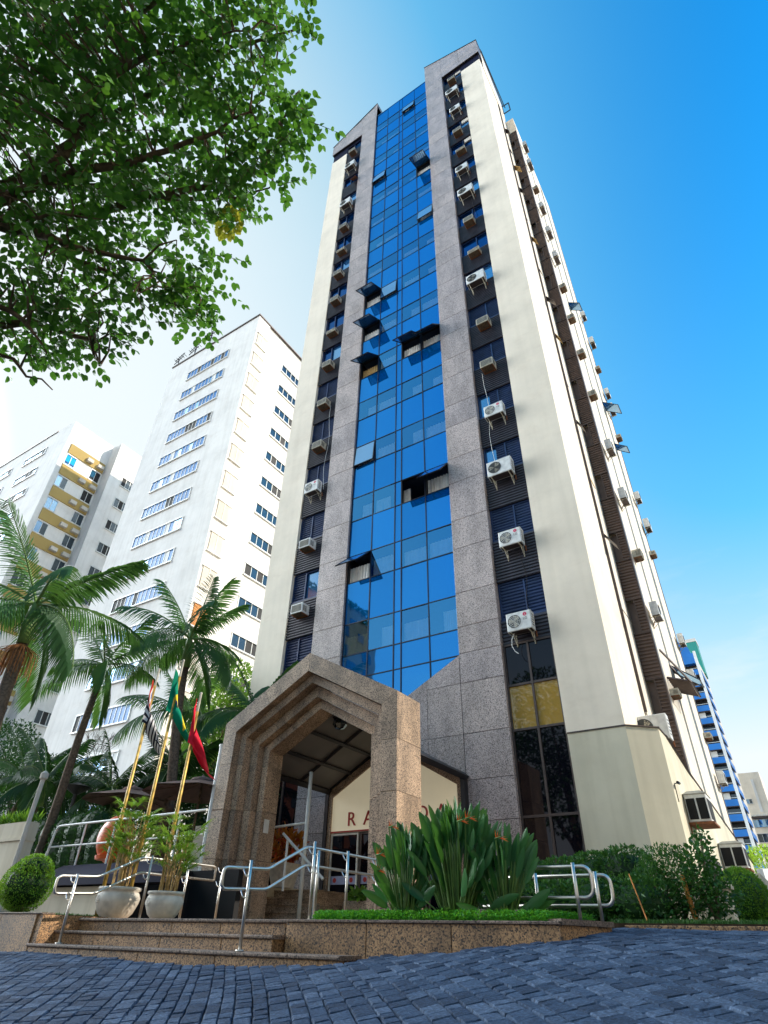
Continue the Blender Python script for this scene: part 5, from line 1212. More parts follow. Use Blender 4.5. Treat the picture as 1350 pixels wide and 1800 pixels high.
gpst = thing('fence_post', 'slim pale post at the end of the boundary wall', 'post', (-16.35, 9, .5)); mb = MB(); mb.tube([(-16.35,8.95,.3),(-16.35,8.95,3.46)], .055, 8); mb.build('post', MAT['far_beige'], gpst); mb = MB(); mb.lathe(-16.35, 8.95, [(.055,3.46),(.10,3.50),(.10,3.62),(.03,3.68)], 10); mb.build('cap', MAT['far_beige'], gpst)
bush('hedge', 'tall dark clipped hedge behind the terrace railing on the left', 'hedge', [B(-15.4-k*.75,10.6+.1*k,2.0,.62,.45,.72) for k in range(6)]+[B(-15.4-k*.75,10.6+.1*k,2.5,.6,.45,.55) for k in range(1,6)], 9500, .075, 'leaf_dark', (-17,10.6,1.4), .55, .7, core=.9)
fp = thing('plant_pot', 'square cream pot on the inner stair holding the red croton', 'plant pot', (-12.0, 13.7, 1.3))
mb = MB(); V_ = []
for z, r in ((1.32,.20),(1.78,.30),(1.86,.32)): V_ += [(-11.95-r,13.7-r,z),(-11.95+r,13.7-r,z),(-11.95+r,13.7+r,z),(-11.95-r,13.7+r,z)]
mb.add(V_, [(0,3,2,1),(0,1,5,4),(1,2,6,5),(2,3,7,6),(3,0,4,7),(4,5,9,8),(5,6,10,9),(6,7,11,10),(7,4,8,11),(8,9,10,11)]); mb.build('pot_body', MAT['pot_white'], fp)
bush('croton', 'red and yellow croton plant in the square cream pot', 'plant', [B(-11.95,13.7,2.28,.48,.4,.36)], 420, .20, 'leaf_croton', (-11.95,13.7,1.86), .35, .2, 'ovate')
bush('trough_plant', 'small green plant growing in the stone trough', 'plant', [B(-9.95,14.4,1.15,.35,.2,.12)], 160, .16, 'leaf_bamboo', (-9.95,14.4,1.05), .5, .2, 'ovate')

for k, (x, z0, z1, lab) in enumerate(((-5.02, 31.0, 37.0, 'thin dark cable hanging between the upper right condensers'), (-5.60, 13.9, 19.4, 'thin pale cable running down from the middle right air conditioners'), (-13.75, 16.6, 22.0, 'thin pale cable trailing down the left louvred strip'), (-5.05, 8.2, 10.9, 'short black cable linking the two lowest right condensers'))):
    cb = thing('cable', lab, 'cable', (x, 15.7, z0)); mb = MB()
    mb.tube([(x+.05*math.sin(q*1.3+k), 15.71-.03*math.sin(q), z0+(z1-z0)*q/8) for q in range(9)], .010, 4); mb.build('wire', MAT['white_paint' if k in (1, 2) else 'black'], cb)
# ================================================================== PALMS
def frond_mesh(L_, droop, nleaf, ll, seed, mat='leaf_palm', lw=.052, hang=.8):
    r_ = np.random.default_rng(seed); N_ = 12; pts = []
    for i in range(N_+1):
        u = i/N_; pts.append(np.array([0, L_*(u-.12*u**3*droop), L_*(.42*u - droop*.78*u*u)]))
    mb = MB(); mb.mi = 1; mb.tube([tuple(p) for p in pts], [.035*(1-.85*i/N_)*L_/3+.004 for i in range(N_+1)], 5); mb.mi = 0
    for k in range(nleaf):
        u = .10+.90*(k+.5)/nleaf; f = u*N_; i = min(N_-1, int(f)); p = pts[i]+(pts[i+1]-pts[i])*(f-i); t = pts[i+1]-pts[i]; t /= np.linalg.norm(t)
        l = ll*(math.sin(PI*(.12+.80*u))**.6)*r_.uniform(.88,1.08)
        for s in (-1, 1):
            d = np.array([s*(.85-.25*u), 0, 0]) + t*(.35+.55*u) + np.array([0,0,.05-hang*.75+r_.uniform(-.12,.12)]); d /= np.linalg.norm(d)
            a = p; m1 = p + d*l*.45; m2 = p + d*l*.78 + np.array([0,0,-hang*l*.16]); e = p + d*l + np.array([0,0,-hang*l*.42]); w = np.cross(d, [0,0,1]); w /= (np.linalg.norm(w)+1e-6); w = w*.5+ np.array([0,0,.35]); w = w*lw
            w = w*r_.uniform(.8,1.1); mb.add([a-w*.35, a+w*.35, m1-w, m1+w, m2-w*.8, m2+w*.8, e], [(0,2,3,1),(2,4,5,3),(4,6,5)])
    return mb.mesh('frond', [MAT[mat], MAT['crownshaft']], smooth=False)
def palm(base, crown, r, n, L_, label, seed, fruit=False, nleaf=40, ll=.75, group='feather palms left of the portal', mat='leaf_palm'):
    t = thing('palm_tree', label, 'palm tree', base, group); r_ = np.random.default_rng(seed)
    b, c = Vector(base), Vector(crown); path = [b.lerp(c, k/8)+Vector((.08*math.sin(k*.8+seed),.05*math.sin(k),0))*(1 if 0 < k < 8 else 0) for k in range(9)]
    cut = path[-1] + (path[-2]-path[-1]).normalized()*min(1.1, L_*.35)
    mb = MB(); mb.tube(path[:-1]+[cut] if (path[-2]-path[-1]).length > 1.3 else path[:-1]+[cut.lerp(path[-2], .1)], [r*(1.15-.35*k/8) for k in range(9)], 12); mb.build('trunk', MAT['palm_bark'], t, smooth=True)
    mb = MB(); mb.tube([cut, cut.lerp(c,.5), c, c+Vector((0,0,.25))], [r*.95, r*1.05, r*.7, r*.3], 12); mb.build('crownshaft', MAT['crownshaft'], t, smooth=True)
    ms = [frond_mesh(L_, .55, nleaf, ll, seed+1), frond_mesh(L_*.95, .85, nleaf, ll, seed+2, hang=1.2), frond_mesh(L_*.9, .25, nleaf, ll*.9, seed+3, hang=.6)] if mat == 'leaf_palm' else [frond_mesh(L_, .6, nleaf, ll, seed+1, mat), frond_mesh(L_*.9, .9, nleaf, ll, seed+2, mat, hang=.8), frond_mesh(L_*.9, .3, nleaf, ll, seed+3, mat)]
    for k in range(n):
        a = 2*PI*k/n*1.0 + r_.uniform(-.25,.25); q = k % 3 if k < n-2 else 2
        tilt = {0:r_.uniform(-.15,.25), 1:r_.uniform(-.55,-.1), 2:r_.uniform(.35,.85)}[q]
        inst('frond', ms[q], tuple(c+Vector((0,0,.05))), t, rot=(tilt, r_.uniform(-.25,.25), a))
    if fruit:
        mb = MB()
        for k in range(120):
            a = r_.uniform(0,2*PI); R_ = r_.uniform(.1,.48); z0 = cut.z-.05; l = r_.uniform(.5,1.0)
            mb.tube([(cut.x+.12*math.cos(a),cut.y+.12*math.sin(a),z0),(cut.x+R_*math.cos(a),cut.y+R_*math.sin(a),z0-.2),(cut.x+R_*1.05*math.cos(a),cut.y+R_*1.05*math.sin(a),z0-l)], .010, 3)
        mb.build('fruit_strands', MAT['fruit_brown'], t, kind='stuff')
    return t
palm((-15.3,7.0,.4), (-16.15,7.0,7.55), .17, 13, 3.25, 'large palm at the left edge with a hanging skirt of brown fruit strands', 11, True, 40, .85)
palm((-18.3,10.6,1.3), (-17.85,10.5,7.35), .12, 10, 2.4, 'slender palm with a leaning bare trunk between the two bigger palms', 23, False, 32, .62)
palm((-15.6,12.6,1.4), (-16.0,12.2,8.5), .15, 13, 2.7, 'palm with upright dark crown directly above the flags', 37, False, 36, .8)
palm((-18.4,14.6,1.4), (-18.2,14.4,6.9), .12, 10, 2.7, 'lower palm half hidden behind the flags', 41, False, 32, .7)
palm((-14.6,14.5,1.4), (-14.6,14.4,6.4), .11, 9, 2.4, 'small palm between the flags and the tower flank', 43, False, 36, .62)
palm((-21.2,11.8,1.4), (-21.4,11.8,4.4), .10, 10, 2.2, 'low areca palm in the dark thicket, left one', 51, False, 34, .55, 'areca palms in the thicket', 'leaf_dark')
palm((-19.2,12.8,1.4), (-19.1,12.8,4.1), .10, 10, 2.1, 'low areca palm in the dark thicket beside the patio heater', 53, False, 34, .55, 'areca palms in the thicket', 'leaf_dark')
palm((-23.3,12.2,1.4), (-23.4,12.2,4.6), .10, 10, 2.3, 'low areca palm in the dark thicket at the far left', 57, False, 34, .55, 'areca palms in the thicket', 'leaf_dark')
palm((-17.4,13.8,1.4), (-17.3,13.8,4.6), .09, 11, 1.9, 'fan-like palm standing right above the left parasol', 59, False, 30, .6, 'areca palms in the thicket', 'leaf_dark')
def tree(name, label, base, balls, n, size, mat, trunk_r, group=None, kind='tri', lw=.5):
    t = thing(name, label, 'tree', base, group); b = Vector(base)
    top = Vector(balls[0][:3])
    mb = MB(); mb.tube([b, b.lerp(top,.35)+Vector((.1,0,0)), b.lerp(top,.8)], [trunk_r, trunk_r*.8, trunk_r*.5], 8); mb.build('trunk', MAT['bark'], t, smooth=True)
    fork = b.lerp(top,.45)
    for q in balls[:7]: c = Vector(q[:3]); mb = MB(); mb.tube([fork, fork.lerp(c,.5)+Vector((0,0,.2)), c], [trunk_r*.45, trunk_r*.3, trunk_r*.12], 6); mb.build('limb', MAT['bark'], t)
    bush(name, label, 'tree', balls, n, size, mat, base, lw, .25, kind, parent=t, part='crown')
    return t
tree('leafy_tree', 'bright green leafy tree behind the palms beside the tower flank', (-20.5,18,.3), [B(-20.5,18,8.4,1.5,1.3,1.3),B(-19.3,17.4,7.4,1.3,1.1,1.0),B(-21.2,18,7.0,1.5,1.2,1.1),B(-18.8,17.2,9.0,1.0,.9,1.0),B(-20,17,5.6,1.6,1.2,1.1)], 6500, .20, 'leaf_bamboo', .2)
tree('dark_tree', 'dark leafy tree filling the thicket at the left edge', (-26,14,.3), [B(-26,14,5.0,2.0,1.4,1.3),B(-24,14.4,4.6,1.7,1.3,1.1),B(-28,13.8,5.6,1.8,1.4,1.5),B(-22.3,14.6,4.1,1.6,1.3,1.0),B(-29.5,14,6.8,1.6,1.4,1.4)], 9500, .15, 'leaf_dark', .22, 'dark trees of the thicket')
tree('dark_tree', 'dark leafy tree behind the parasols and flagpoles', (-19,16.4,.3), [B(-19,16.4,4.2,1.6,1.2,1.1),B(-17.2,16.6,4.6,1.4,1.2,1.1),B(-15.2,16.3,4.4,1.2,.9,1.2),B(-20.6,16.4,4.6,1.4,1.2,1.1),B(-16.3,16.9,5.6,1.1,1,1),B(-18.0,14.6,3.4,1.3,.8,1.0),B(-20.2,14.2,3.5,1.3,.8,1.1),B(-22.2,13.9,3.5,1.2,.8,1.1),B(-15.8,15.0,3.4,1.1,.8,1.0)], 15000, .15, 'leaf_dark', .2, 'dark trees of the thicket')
# bare twiggy tree over the thicket
bt = thing('bare_tree', 'leafless twiggy shrub rising in front of the white tower', 'tree', (-22,13.5,3))
mb = MB(); r_ = random.Random(3)
def twig(p, d, l, r, depth):
    q = p+d*l; mb.tube([p, (p+q)/2+Vector((r_.uniform(-.04,.04),)*3), q], [r, r*.8, r*.6], 4)
    if depth:
        for _ in range(3): twig(q, (d+Vector((r_.uniform(-.8,.8),r_.uniform(-.6,.6),r_.uniform(-.2,.7)))).normalized(), l*.72, r*.6, depth-1)
for k in range(4): twig(Vector((-22+.2*k,13.5,4.6)), Vector((r_.uniform(-.5,.6),r_.uniform(-.3,.3),1)).normalized(), .75, .025, 3)
mb.build('branches', MAT['bark'], bt)

# ================================================================== BIG TREE OVERHEAD
bigt = thing('overhanging_tree', 'large broad-leaved street tree whose branches hang in from the upper left', 'tree', (-9.0, -1.5, -.6))
mb = MB(); trunk = [(-9.0,-1.5,-.7),(-8.8,-1.4,1.2),(-8.4,-1.1,3.2),(-7.9,-.9,5.0),(-7.2,-.6,6.4)]; mb.tube(trunk, [.36,.29,.25,.21,.17], 14); mb.build('trunk', MAT['bark'], bigt, smooth=True)
BR = [[(-6.6,-.2,5.9),(-5.5,.1,6.3),(-4.6,.4,6.5),(-3.9,.8,6.75),(-3.2,1.1,7.0),(-2.6,1.25,7.25)],
      [(-5.5,.1,6.3),(-4.9,.6,6.05),(-4.4,1.0,5.95),(-4.0,1.4,5.9),(-3.85,1.8,5.75)],
      [(-4.6,.4,6.5),(-4.0,.3,6.9),(-3.3,.3,7.1),(-2.7,.5,7.3),(-2.2,.8,7.55)],
      [(-6.0,-.1,6.1),(-5.6,.5,5.6),(-5.2,1.0,5.3),(-5.0,1.3,4.95)],
      [(-7.9,-.9,5.0),(-6.6,-.2,6.3),(-5.3,.3,7.2),(-4.1,.5,7.6),(-2.9,.7,7.9),(-1.9,1.1,8.0)],
      [(-7.2,-.6,6.4),(-5.8,-.1,7.4),(-4.2,-.1,7.9),(-3.0,.1,8.0),(-1.9,.6,7.9)],
      [(-6.6,-.2,6.3),(-5.6,.4,6.7),(-4.7,.9,6.8),(-3.8,1.3,6.9),(-2.9,1.7,7.2),(-2.2,1.5,7.4)],
      [(-5.6,.4,6.7),(-5.0,1.0,6.4),(-4.5,1.5,6.1),(-4.1,1.9,5.9),(-3.9,2.1,5.7)],
      [(-7.9,-.9,5.0),(-6.9,.0,5.4),(-6.2,.7,5.4),(-5.7,1.2,5.2),(-5.3,1.6,4.9)],
      [(-6.2,.7,5.4),(-5.6,1.1,5.7),(-5.0,1.6,5.5),(-4.8,1.8,5.2)],
      [(-5.3,.3,7.2),(-4.6,.9,7.3),(-4.0,1.4,7.2),(-3.4,1.8,7.3),(-2.9,2.0,7.4)],
      [(-6.6,-.2,6.3),(-5.9,-.1,6.2),(-5.2,.3,6.1),(-4.6,.6,6.2),(-4.2,1.0,6.3)]]
r_ = random.Random(12); TW = []
for k, b in enumerate(BR):
    P_ = [Vector(p)+Vector((r_.uniform(-.06,.06),)*3) for p in b]; n_ = len(P_); r0 = .085 if k in (0,4,5,6) else .055
    fine = []
    for i in range(n_-1):
        for q in range(4):
            t = q/4; fine.append(P_[i].lerp(P_[i+1], t)+Vector((r_.uniform(-.035,.035),r_.uniform(-.035,.035),r_.uniform(-.035,.035))))
    fine.append(P_[-1])
    mb = MB(); mb.tube(fine, [r0*(1-.88*i/(len(fine)-1)) for i in range(len(fine))], 8); mb.build('branch', MAT['bark'], bigt, smooth=True)
    for i in range(3, len(fine)):
        for _ in range(2): TW.append((fine[i], (fine[i]-fine[i-2]).normalized()))
# canopy volume
TB = [B(-3.7,-.6,7.3,1.5,1.1,.8),B(-2.9,.1,7.6,.9,.8,.6),B(-2.35,.5,8.0,.6,.5,.5),B(-2.0,.85,7.75,.36,.28,.32),B(-2.8,1.0,7.8,.6,.5,.45),B(-2.45,1.45,7.55,.45,.35,.45),B(-2.75,1.75,7.35,.32,.28,.42),
      B(-3.6,.8,7.4,1.1,.8,.7),B(-3.4,1.35,6.9,.62,.45,.5),B(-4.5,.3,6.8,1.2,.9,.8),B(-4.3,1.1,6.4,.85,.6,.6),B(-4.05,1.75,6.15,.42,.32,.42),B(-3.95,2.0,5.95,.30,.22,.30),B(-5.3,.7,5.9,1.1,.8,.75),B(-4.9,1.35,5.75,.6,.45,.42),B(-4.75,1.62,5.45,.30,.25,.36),
      B(-5.7,.95,5.7,.6,.45,.4),B(-5.25,1.3,5.45,.33,.28,.30),B(-6.2,.2,5.8,1.1,.7,.7),B(-5.0,-.6,7.4,1.5,1.1,.9),
      B(-2.73,1.41,7.03,.42,.32,.42),B(-3.15,1.62,6.6,.36,.28,.34),B(-2.4,1.2,7.5,.32,.28,.32),B(-3.0,1.54,6.8,.36,.28,.34),B(-1.92,.97,7.65,.22,.2,.22),B(-3.7,1.73,6.02,.34,.26,.34),B(-4.0,1.66,5.6,.34,.26,.30),B(-4.65,1.38,5.22,.30,.25,.26),B(-5.0,1.25,5.12,.26,.22,.22)]
NT = 1950
tp_, td_ = in_balls(TB, NT, .15)
# twig ends carry sprays of alternate leaves
mb = MB(); sprays = []
for k in range(NT):
    p = Vector(tp_[k]); a = r_.uniform(0,2*PI); d = (Vector((math.cos(a)*.7+.35, math.sin(a)*.6+.25, r_.uniform(-.75,.25)))).normalized(); l = r_.uniform(.22,.42)
    q = p+d*l*.5+Vector((0,0,-.01)); e = p+d*l+Vector((0,0,-.05)); 
    if k % 2 == 0: mb.tube([p,q,e], [.006,.004,.002], 3, False)
    m_ = r_.randint(5,8)
    for j in range(m_):
        t = (j+.6)/m_; c = p.lerp(e, t); side = d.cross(Vector((0,0,1))).normalized()*(1 if j % 2 else -1); dd = (side*.8+d*.6+Vector((0,0,r_.uniform(-.7,.2)))).normalized(); sprays.append((c, dd, r_.uniform(.058,.108)))
    sprays.append((e, (d+Vector((0,0,-.3))).normalized(), r_.uniform(.07,.10)))
for k in range(0, NT, 4):
    p = Vector(tp_[k]); bst = min(TW, key=lambda w: (w[0]-p).length_squared)[0]
    if (bst-p).length < 1.3: mid = (bst+p)/2+Vector((r_.uniform(-.06,.06),r_.uniform(-.06,.06),r_.uniform(.0,.09))); mb.tube([bst, mid, p], [.014,.010,.006], 4, False)
mb.build('twigs', MAT['bark'], bigt, kind='stuff')
sp_pos = np.array([tuple(s[0]) for s in sprays]); sp_dir = np.array([tuple(s[1]) for s in sprays]); sp_sz = np.array([s[2] for s in sprays])
vd = np.linalg.norm(sp_pos-np.array([0,0,.3]), axis=1); metric = sp_sz/vd; order = np.argsort(-metric)
tplO = leaf_tpl(1, .66, .16, .12, 'ovate'); me_leaf = arrmesh('leaf', tplO[0], tplO[1], MAT['leaf_tree'], smooth=True); me_young = arrmesh('leaf', tplO[0], tplO[1], MAT['leaf_young'], smooth=True)
big = order[:300]; restL = order[300:]
Rm = rotmats(len(sp_pos), sp_dir, rng.uniform(-.8,.8,len(sp_pos)))
o0 = woff(bigt)
for k in big:
    M3 = Matrix(Rm[k].tolist()); o = bpy.data.objects.new('leaf', me_leaf); link(o, bigt); s_ = sp_sz[k]
    o.matrix_local = Matrix.Translation(Vector(sp_pos[k])-o0) @ M3.to_4x4() @ Matrix.Diagonal((s_,s_,s_,1))
V = np.einsum('nij,kj->nki', Rm[restL], tplO[0])*sp_sz[restL][:,None,None]+sp_pos[restL][:,None,:]-np.array(o0)
F = (tplO[1][None]+(np.arange(len(restL))*len(tplO[0]))[:,None,None]).reshape(-1,3)
ob = bpy.data.objects.new('leaves', arrmesh('leaves', V.reshape(-1,3), F, MAT['leaf_tree'], smooth=True)); link(ob, bigt); ob['kind'] = 'stuff'
n = 90; P, d = in_balls([B(-3.22,1.74,6.42,.15,.12,.24)], n, .1); d[:,2] -= .8
V, F = scatter(tplO, P-np.array(o0), d, rng.uniform(-1,1,n), rng.uniform(.05,.10,n)); ob = bpy.data.objects.new('young_leaves', arrmesh('young_leaves', V, F, MAT['leaf_young'])); link(ob, bigt); ob['kind'] = 'stuff'

# ================================================================== WHITE TOWER
wt = thing('white_tower', 'plain white apartment tower with ribbon windows left of the hotel', 'apartment block', (-36, 28, 0))
mb = MB(); mb.box(-42.7, -30.1, 22.4, 23.95, -.3, 49.8); mb.box(-42.7, -30.22, 23.95, 40, -.3, 49.8); mb.build('wall', MAT['white_wall'], wt)
mb = MB(); mb.box(-42.8, -30.0, 22.3, 22.42, 49.8, 49.95); mb.box(-30.22, -30.0, 22.42, 40, 49.8, 49.95); mb.box(-42.8, -42.6, 22.42, 40, 49.8, 49.95); mb.build('roof_edge', MAT['bronze'], wt)
mb = MB(); mb.box(-38, -32, 30, 38, 49.8, 52.0); mb.build('roof_house', MAT['white_wall'], wt)
wm = {}
def win(parent, face, a0, a1, z0, z1, p, n, glass='glass_window', frame='white_paint', vary=None):
    """recess-looking window standing in a face: face 'y' -> plane y=p spanning x; 'x' -> plane x=p spanning y. frame bars + n panes"""
    mb = MB(); t = .05
    def bx(u0, u1, w0, w1, d0, d1):
        if face == 'y': mb.box(u0, u1, p-d1, p-d0, w0, w1)
        else: mb.box(p+d0, p+d1, u0, u1, w0, w1)
    bx(a0-.07, a1+.07, z1, z1+.10, -.02, .09); bx(a0-.07, a1+.07, z0-.10, z0, -.02, .13); bx(a0-.07, a0, z0, z1, -.02, .06); bx(a1, a1+.07, z0, z1, -.02, .06)
    for k in range(1, n): c = a0+(a1-a0)*k/n; bx(c-t/2, c+t/2, z0, z1, -.02, .04)
    f = mb.build('window', MAT[frame], parent)
    for k in range(n):
        g_ = glass if not vary else vary[cr.randrange(len(vary))]
        u0, u1 = a0+(a1-a0)*k/n+(t/2 if k else 0), a0+(a1-a0)*(k+1)/n-(t/2 if k < n-1 else 0)
        mb = MB()
        if face == 'y': mb.box(u0, u1, p-.012, p-.002, z0, z1)
        else: mb.box(p+.002, p+.012, u0, u1, z0, z1)
        mb.build('pane', MAT[g_], f)
for i in range(16):
    z1 = 46.8-2.9*i
    if z1 < 2: break
    win(wt, 'y', -39.3, -33.6, z1-1.05, z1+.02, 22.4, 12, vary=['pane_blue','pane_blue','pane_blue','pane_blue','glass_plain','curtain'] if i % 3 else ['pane_blue','pane_blue','pane_blue','shade_interior'])
    # louvred blind window near the corner, right face
    mb = MB(); y0, y1, zt_ = 22.65, 23.85, 47.3-2.9*i
    mb.box(-30.1, -30.02, y0, y1, zt_-1.55, zt_); bw = mb.build('blind_window', MAT['far_beige'] if i != 10 else MAT['orange_post'], wt)
    mb = MB(); mb.box(-30.1, -29.97, y0-.1, y1+.1, zt_, zt_+.09); mb.box(-30.1, -29.95, y0-.1, y1+.1, zt_-1.66, zt_-1.56); mb.box(-30.02, -29.99, (y0+y1)/2-.03, (y0+y1)/2+.03, zt_-1.55, zt_); mb.build('sill', MAT['white_wall'], bw)
    win(wt, 'x', 26.5, 29.2, 45.72-2.9*i, 46.66-2.9*i, -30.22, 4, vary=['glass_window','glass_window','shade_interior'])
for k, (x, y, h) in enumerate(((-40.0,22.7,2.0),(-37.8,22.7,2.9),(-42.3,22.7,1.9))):
    an = thing('tv_antenna', ['middle antenna with short bars on the white tower roof','rightmost and tallest antenna on the white tower roof','leftmost leaning antenna on the white tower roof corner'][k], 'antenna', (x,y,49.9), 'rooftop antennas')
    mb = MB(); mb.tube([(x,y,49.9),(x-(.5 if k == 2 else 0),y,49.9+h)], .06, 4); mb.build('mast', MAT['dark_metal'], an)
    mb = MB()
    for q in range(2): mb.tube([(x-1.0,y,49.7+h-.5*q),(x+.7,y-.2,49.9+h-.5*q)], .045, 4)
    for q in range(5): mb.tube([(x-.9+.35*q,y-.25,49.72+h+.04*q),(x-.9+.35*q,y+.25,49.72+h+.04*q)], .035, 4)
    mb.build('bars', MAT['dark_metal'], an)
# ================================================================== YELLOW-BANDED BLOCK
yb = thing('yellow_banded_block', 'white apartment block with mustard yellow spandrel bands at the far left', 'apartment block', (-60, 25, 0))
mb = MB(); mb.box(-72, -54.9, 20.2, 25.1, -.3, 46.3); mb.box(-72, -53.2, 25.1, 33, -.3, 46.0); mb.build('wall', MAT['white_wall'], yb)
mb = MB(); mb.box(-72.1, -58.3, 20.1, 20.3, 46.3, 46.5); mb.build('roof_edge', MAT['bronze'], yb)
for i in range(15):
    zt_ = 43.3-2.9*i
    mb = MB(); mb.box(-54.9, -54.78, 20.75, 25.0, zt_-1.25, zt_); mb.build('yellow_band', MAT['yellow_panel'], yb)
    if i < 14:
        win(yb, 'x', 20.8, 21.9, zt_-2.75, zt_-1.45, -54.9, 2, vary=['glass_window','glass_plain'])
        win(yb, 'x', 23.8, 24.9, zt_-2.75, zt_-1.45, -54.9, 2, vary=['glass_window','glass_window','shade_interior'])
        mb = MB(); mb.box(-54.78, -54.4, 22.8, 23.5, zt_-1.0, zt_-.6); mb.build('window_cooler', MAT['far_beige'], yb)
        mb = MB(); mb.box(-54.78, -54.4, 24.1, 24.8, zt_-1.0, zt_-.6); mb.build('window_cooler', MAT['far_beige'], yb)
        win(yb, 'x', 26.6, 28.2, 41.9-2.9*i-1.1, 41.9-2.9*i, -53.2, 3, vary=['glass_window','shade_interior'])
        win(yb, 'y', -63.5, -59.2, 44.3-2.9*i-.9, 44.3-2.9*i, 20.2, 6, vary=['glass_window','shade_interior','glass_plain'])
        win(yb, 'y', -70.5, -66.2, 44.3-2.9*i-.9, 44.3-2.9*i, 20.2, 6, vary=['glass_window','shade_interior','glass_plain'])
# ================================================================== BLUE BALCONY TOWER AND THE LOW BEIGE BLOCK
bb = thing('blue_balcony_tower', 'distant tower with bright blue balconies and a half round blue roof sign', 'apartment block', (-18, 165, 0))
mb = MB(); mb.box(-32, -10.6, 160, 178, -1, 59.0); mb.build('wall', MAT['far_beige'], bb)
mb = MB(); mb.box(-10.9, -10.3, 158.2, 158.9, -1, 60.2); mb.build('white_pilaster', MAT['white_wall'], bb)
mb = MB(); mb.box(-17.5, -10.9, 158.3, 160, 57.2, 59.8); mb.build('blue_parapet', MAT['blue_panel'], bb)
mb = MB(); mb.prism([(-14.0-2.6*math.cos(PI*k/16), 59.8+3.6*math.sin(PI*k/16)) for k in range(16, -1, -1)][::-1], 158.4, 159.4); mb.build('round_crest', MAT['blue_panel'], bb)
mb = MB(); mb.box(-13.2, -10.3, 172, 177, 59, 68.0); mb.build('green_tank_house', MAT['green_panel'], bb)
mb = MB(); mb.box(-13.3, -10.2, 171.9, 177, 68.0, 68.9); mb.build('tank_house_cap', MAT['far_beige'], bb)
for i in range(19):
    z = 55.6-2.92*i
    mb = MB(); mb.box(-17.5, -10.95, 158.3, 158.5, z-1.3, z); mb.box(-10.5, -10.25, 159.5, 170, z-1.3, z); mb.build('balcony_front', MAT['blue_panel'], bb)
    mb = MB(); mb.box(-17.5, -10.95, 159.9, 160.0, z+.0, z+1.55); mb.build('balcony_glazing', MAT['glass_window' if i % 3 else 'shade_interior'], bb)
    mb = MB(); mb.box(-17.5, -10.95, 158.4, 160, z-1.45, z-1.32); mb.build('balcony_slab', MAT['bronze'], bb)
    mb = MB(); mb.box(-10.6, -10.55, 160.5, 169, z+.1, z+1.4); mb.build('side_window', MAT['glass_window'], bb)
for i in range(19):
    z = 55.6-2.92*i; mb = MB(); mb.box(-17.5, -10.95, 158.28, 158.33, z+.25, z+.33); mb.box(-14.3, -14.1, 158.5, 158.7, z, z+1.5); mb.build('balcony_rail', MAT['white_paint'], bb)
    if i % 3 == 1: mb = MB(); mb.box(-13.6, -12.2, 158.8, 159.1, z, z+1.4); mb.build('awning_cloth', MAT['far_beige'], bb)
bg_ = thing('beige_block', 'low pale beige block with a pergola terrace at the far right', 'apartment block', (-8, 190, 0))
mb = MB(); mb.box(-14, -6.3, 185, 200, -1, 36.6); mb.box(-14, -5.2, 186, 200, -1, 22); mb.build('wall', MAT['cream'], bg_)
mb = MB(); mb.box(-8.6, -8.0, 184.9, 185, 27.5, 35); mb.build('white_stripe', MAT['white_wall'], bg_)
mb = MB(); mb.box(-10.9, -6.2, 183.4, 185, 26.0, 26.4); mb.build('pergola_beam', MAT['bronze'], bg_)
for k in range(9): mb = MB(); mb.box(-10.8+.52*k, -10.65+.52*k, 183.3, 185, 26.42, 26.8); mb.build('pergola_slat', MAT['white_paint'], bg_)
mb = MB(); mb.box(-10.9, -6.2, 184.7, 184.95, 24.2, 25.8); mb.build('terrace_glazing', MAT['glass_plain'], bg_)
for z in (29.5, 18.2, 13.5, 9.5, 21.0): win(bg_, 'y', -10.9, -9.7 if z > 25 else -6.6, z, z+(1.0 if z > 25 else 1.8), 185, 2 if z > 25 else 4, vary=['glass_plain','glass_window'])
tree('sunlit_tree', 'sunlit yellow green street tree at the right edge of the view', (-5.5,95,.0), [B(-5.5,95,8.0,2.8,3,2.6),B(-3.0,94,7.0,2.6,3,2.4),B(-7.0,96,6.2,1.9,2,2.0),B(-.6,93,7.4,2.6,3,2.6),B(-4.6,92,4.8,2.4,2.4,1.8)], 6500, .42, 'leaf_lit', .3, 'sunlit street trees')
tree('sunlit_tree', 'second sunlit street tree farther right behind the low white wall', (3,98,.0), [B(3,98,7.5,3,3,3),B(5,97,6.5,2.5,3,2.5),B(1,99,5.6,2.4,2.4,2)], 3000, .42, 'leaf_lit', .3, 'sunlit street trees')
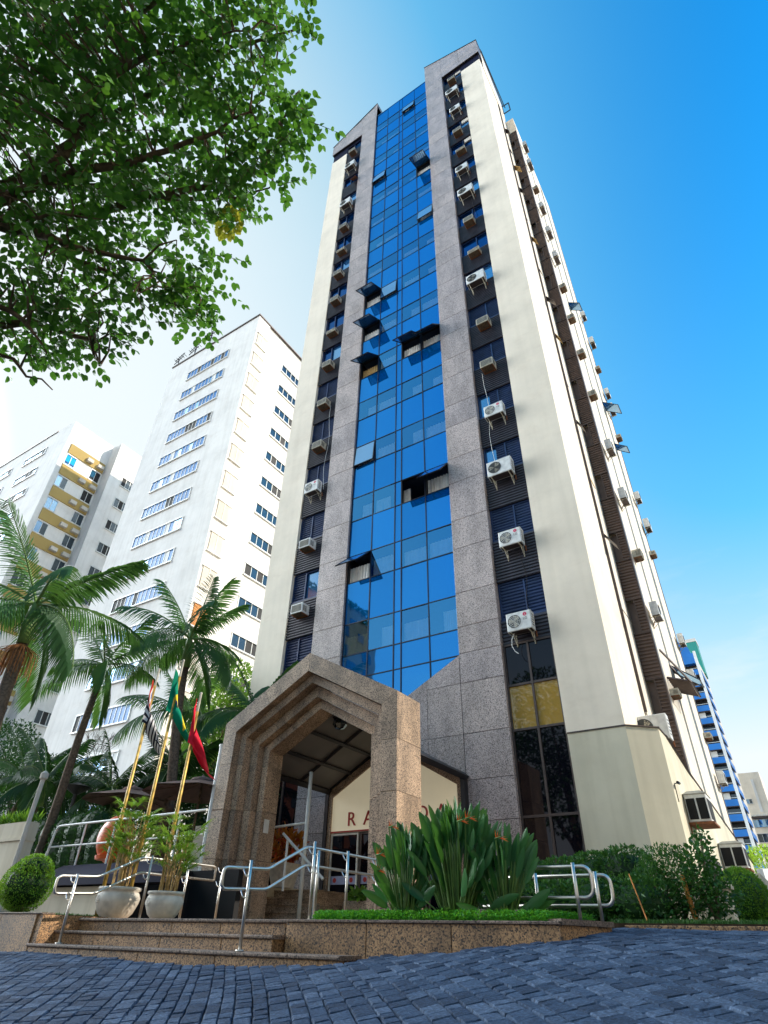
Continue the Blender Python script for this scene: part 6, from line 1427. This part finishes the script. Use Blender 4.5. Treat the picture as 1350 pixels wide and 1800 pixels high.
lowv = thing('white_wall_house', 'small sunlit white house wall beyond the beige side wall', 'house', (-2, 60, 0))
mb = MB(); mb.prismx([(40,-.5),(64,-.5),(64,3.6),(52,4.6),(40,3.6)], -2.9, -2.6); mb.build('wall', MAT['white_wall'], lowv); mb = MB(); mb.box(-2.62, -2.55, 44, 50, .8, 2.6); mb.build('shutter', MAT['curtain_gold'], lowv); mb = MB(); mb.box(-2.9,-2.5,40,64,-.5,.0); mb.build('plinth', MAT['far_beige'], lowv)
# ================================================================== ACROSS THE STREET (seen only in the glass, and an added shade block)
rb = thing('red_brick_block', 'red brown apartment block across the street, mirrored in the lower glass', 'apartment block', (-50,-30,0))
mb = MB(); mb.box(-75, -48, -39, -22, -1.5, 39.5); mb.build('wall', MAT['red_brick'], rb)
for i in range(10):
    for y in (-24.5,-28.5,-32.5,-36.5): mb = MB(); mb.box(-48, -47.92, y-.9, y+.9, 37.5-3*i-1.5, 37.5-3*i); mb.build('window', MAT['glass_window'], rb)
bush('roof_plants', 'leafy planting on the roof edge of the red brick block', 'plants', [B(-48.5,-22.8-1.7*k,39.8,.8,1.2,.8) for k in range(10)], 3000, .35, 'leaf_dark', (-50,-25.6,39), .5, .3)
nb = thing('shade_block', 'unseen cream block added on the right to shade the drive', 'building', (20, 0, 0))  # never in view; added to keep the sun off the forecourt
mb = MB(); mb.box(12.5, 26, -30, 21, -1.5, 18.5); mb.build('wall', MAT['shade_block_wall'], nb)
for i in range(5):
    for k in range(11): y = 18-4.3*k; mb = MB(); mb.box(12.42, 12.5, y-1, y+1, 1.6+3.1*i, 3.1+3.1*i); mb.build('window', MAT['glass_window'], nb)

tree('street_tree', 'tall dark street tree standing across the road, mirrored in the dark glazing', (-12.0,-8.5,-1), [B(-12.0,-8.5,11.5,3.2,3,3),B(-14.5,-8.0,9.5,2.8,2.6,2.4),B(-9.5,-8.8,10.0,2.6,2.5,2.6),B(-12.3,-7.6,14.0,2.4,2.2,1.8),B(-11,-8.2,7.2,3,2.4,2)], 9000, .30, 'leaf_hedge', .35)
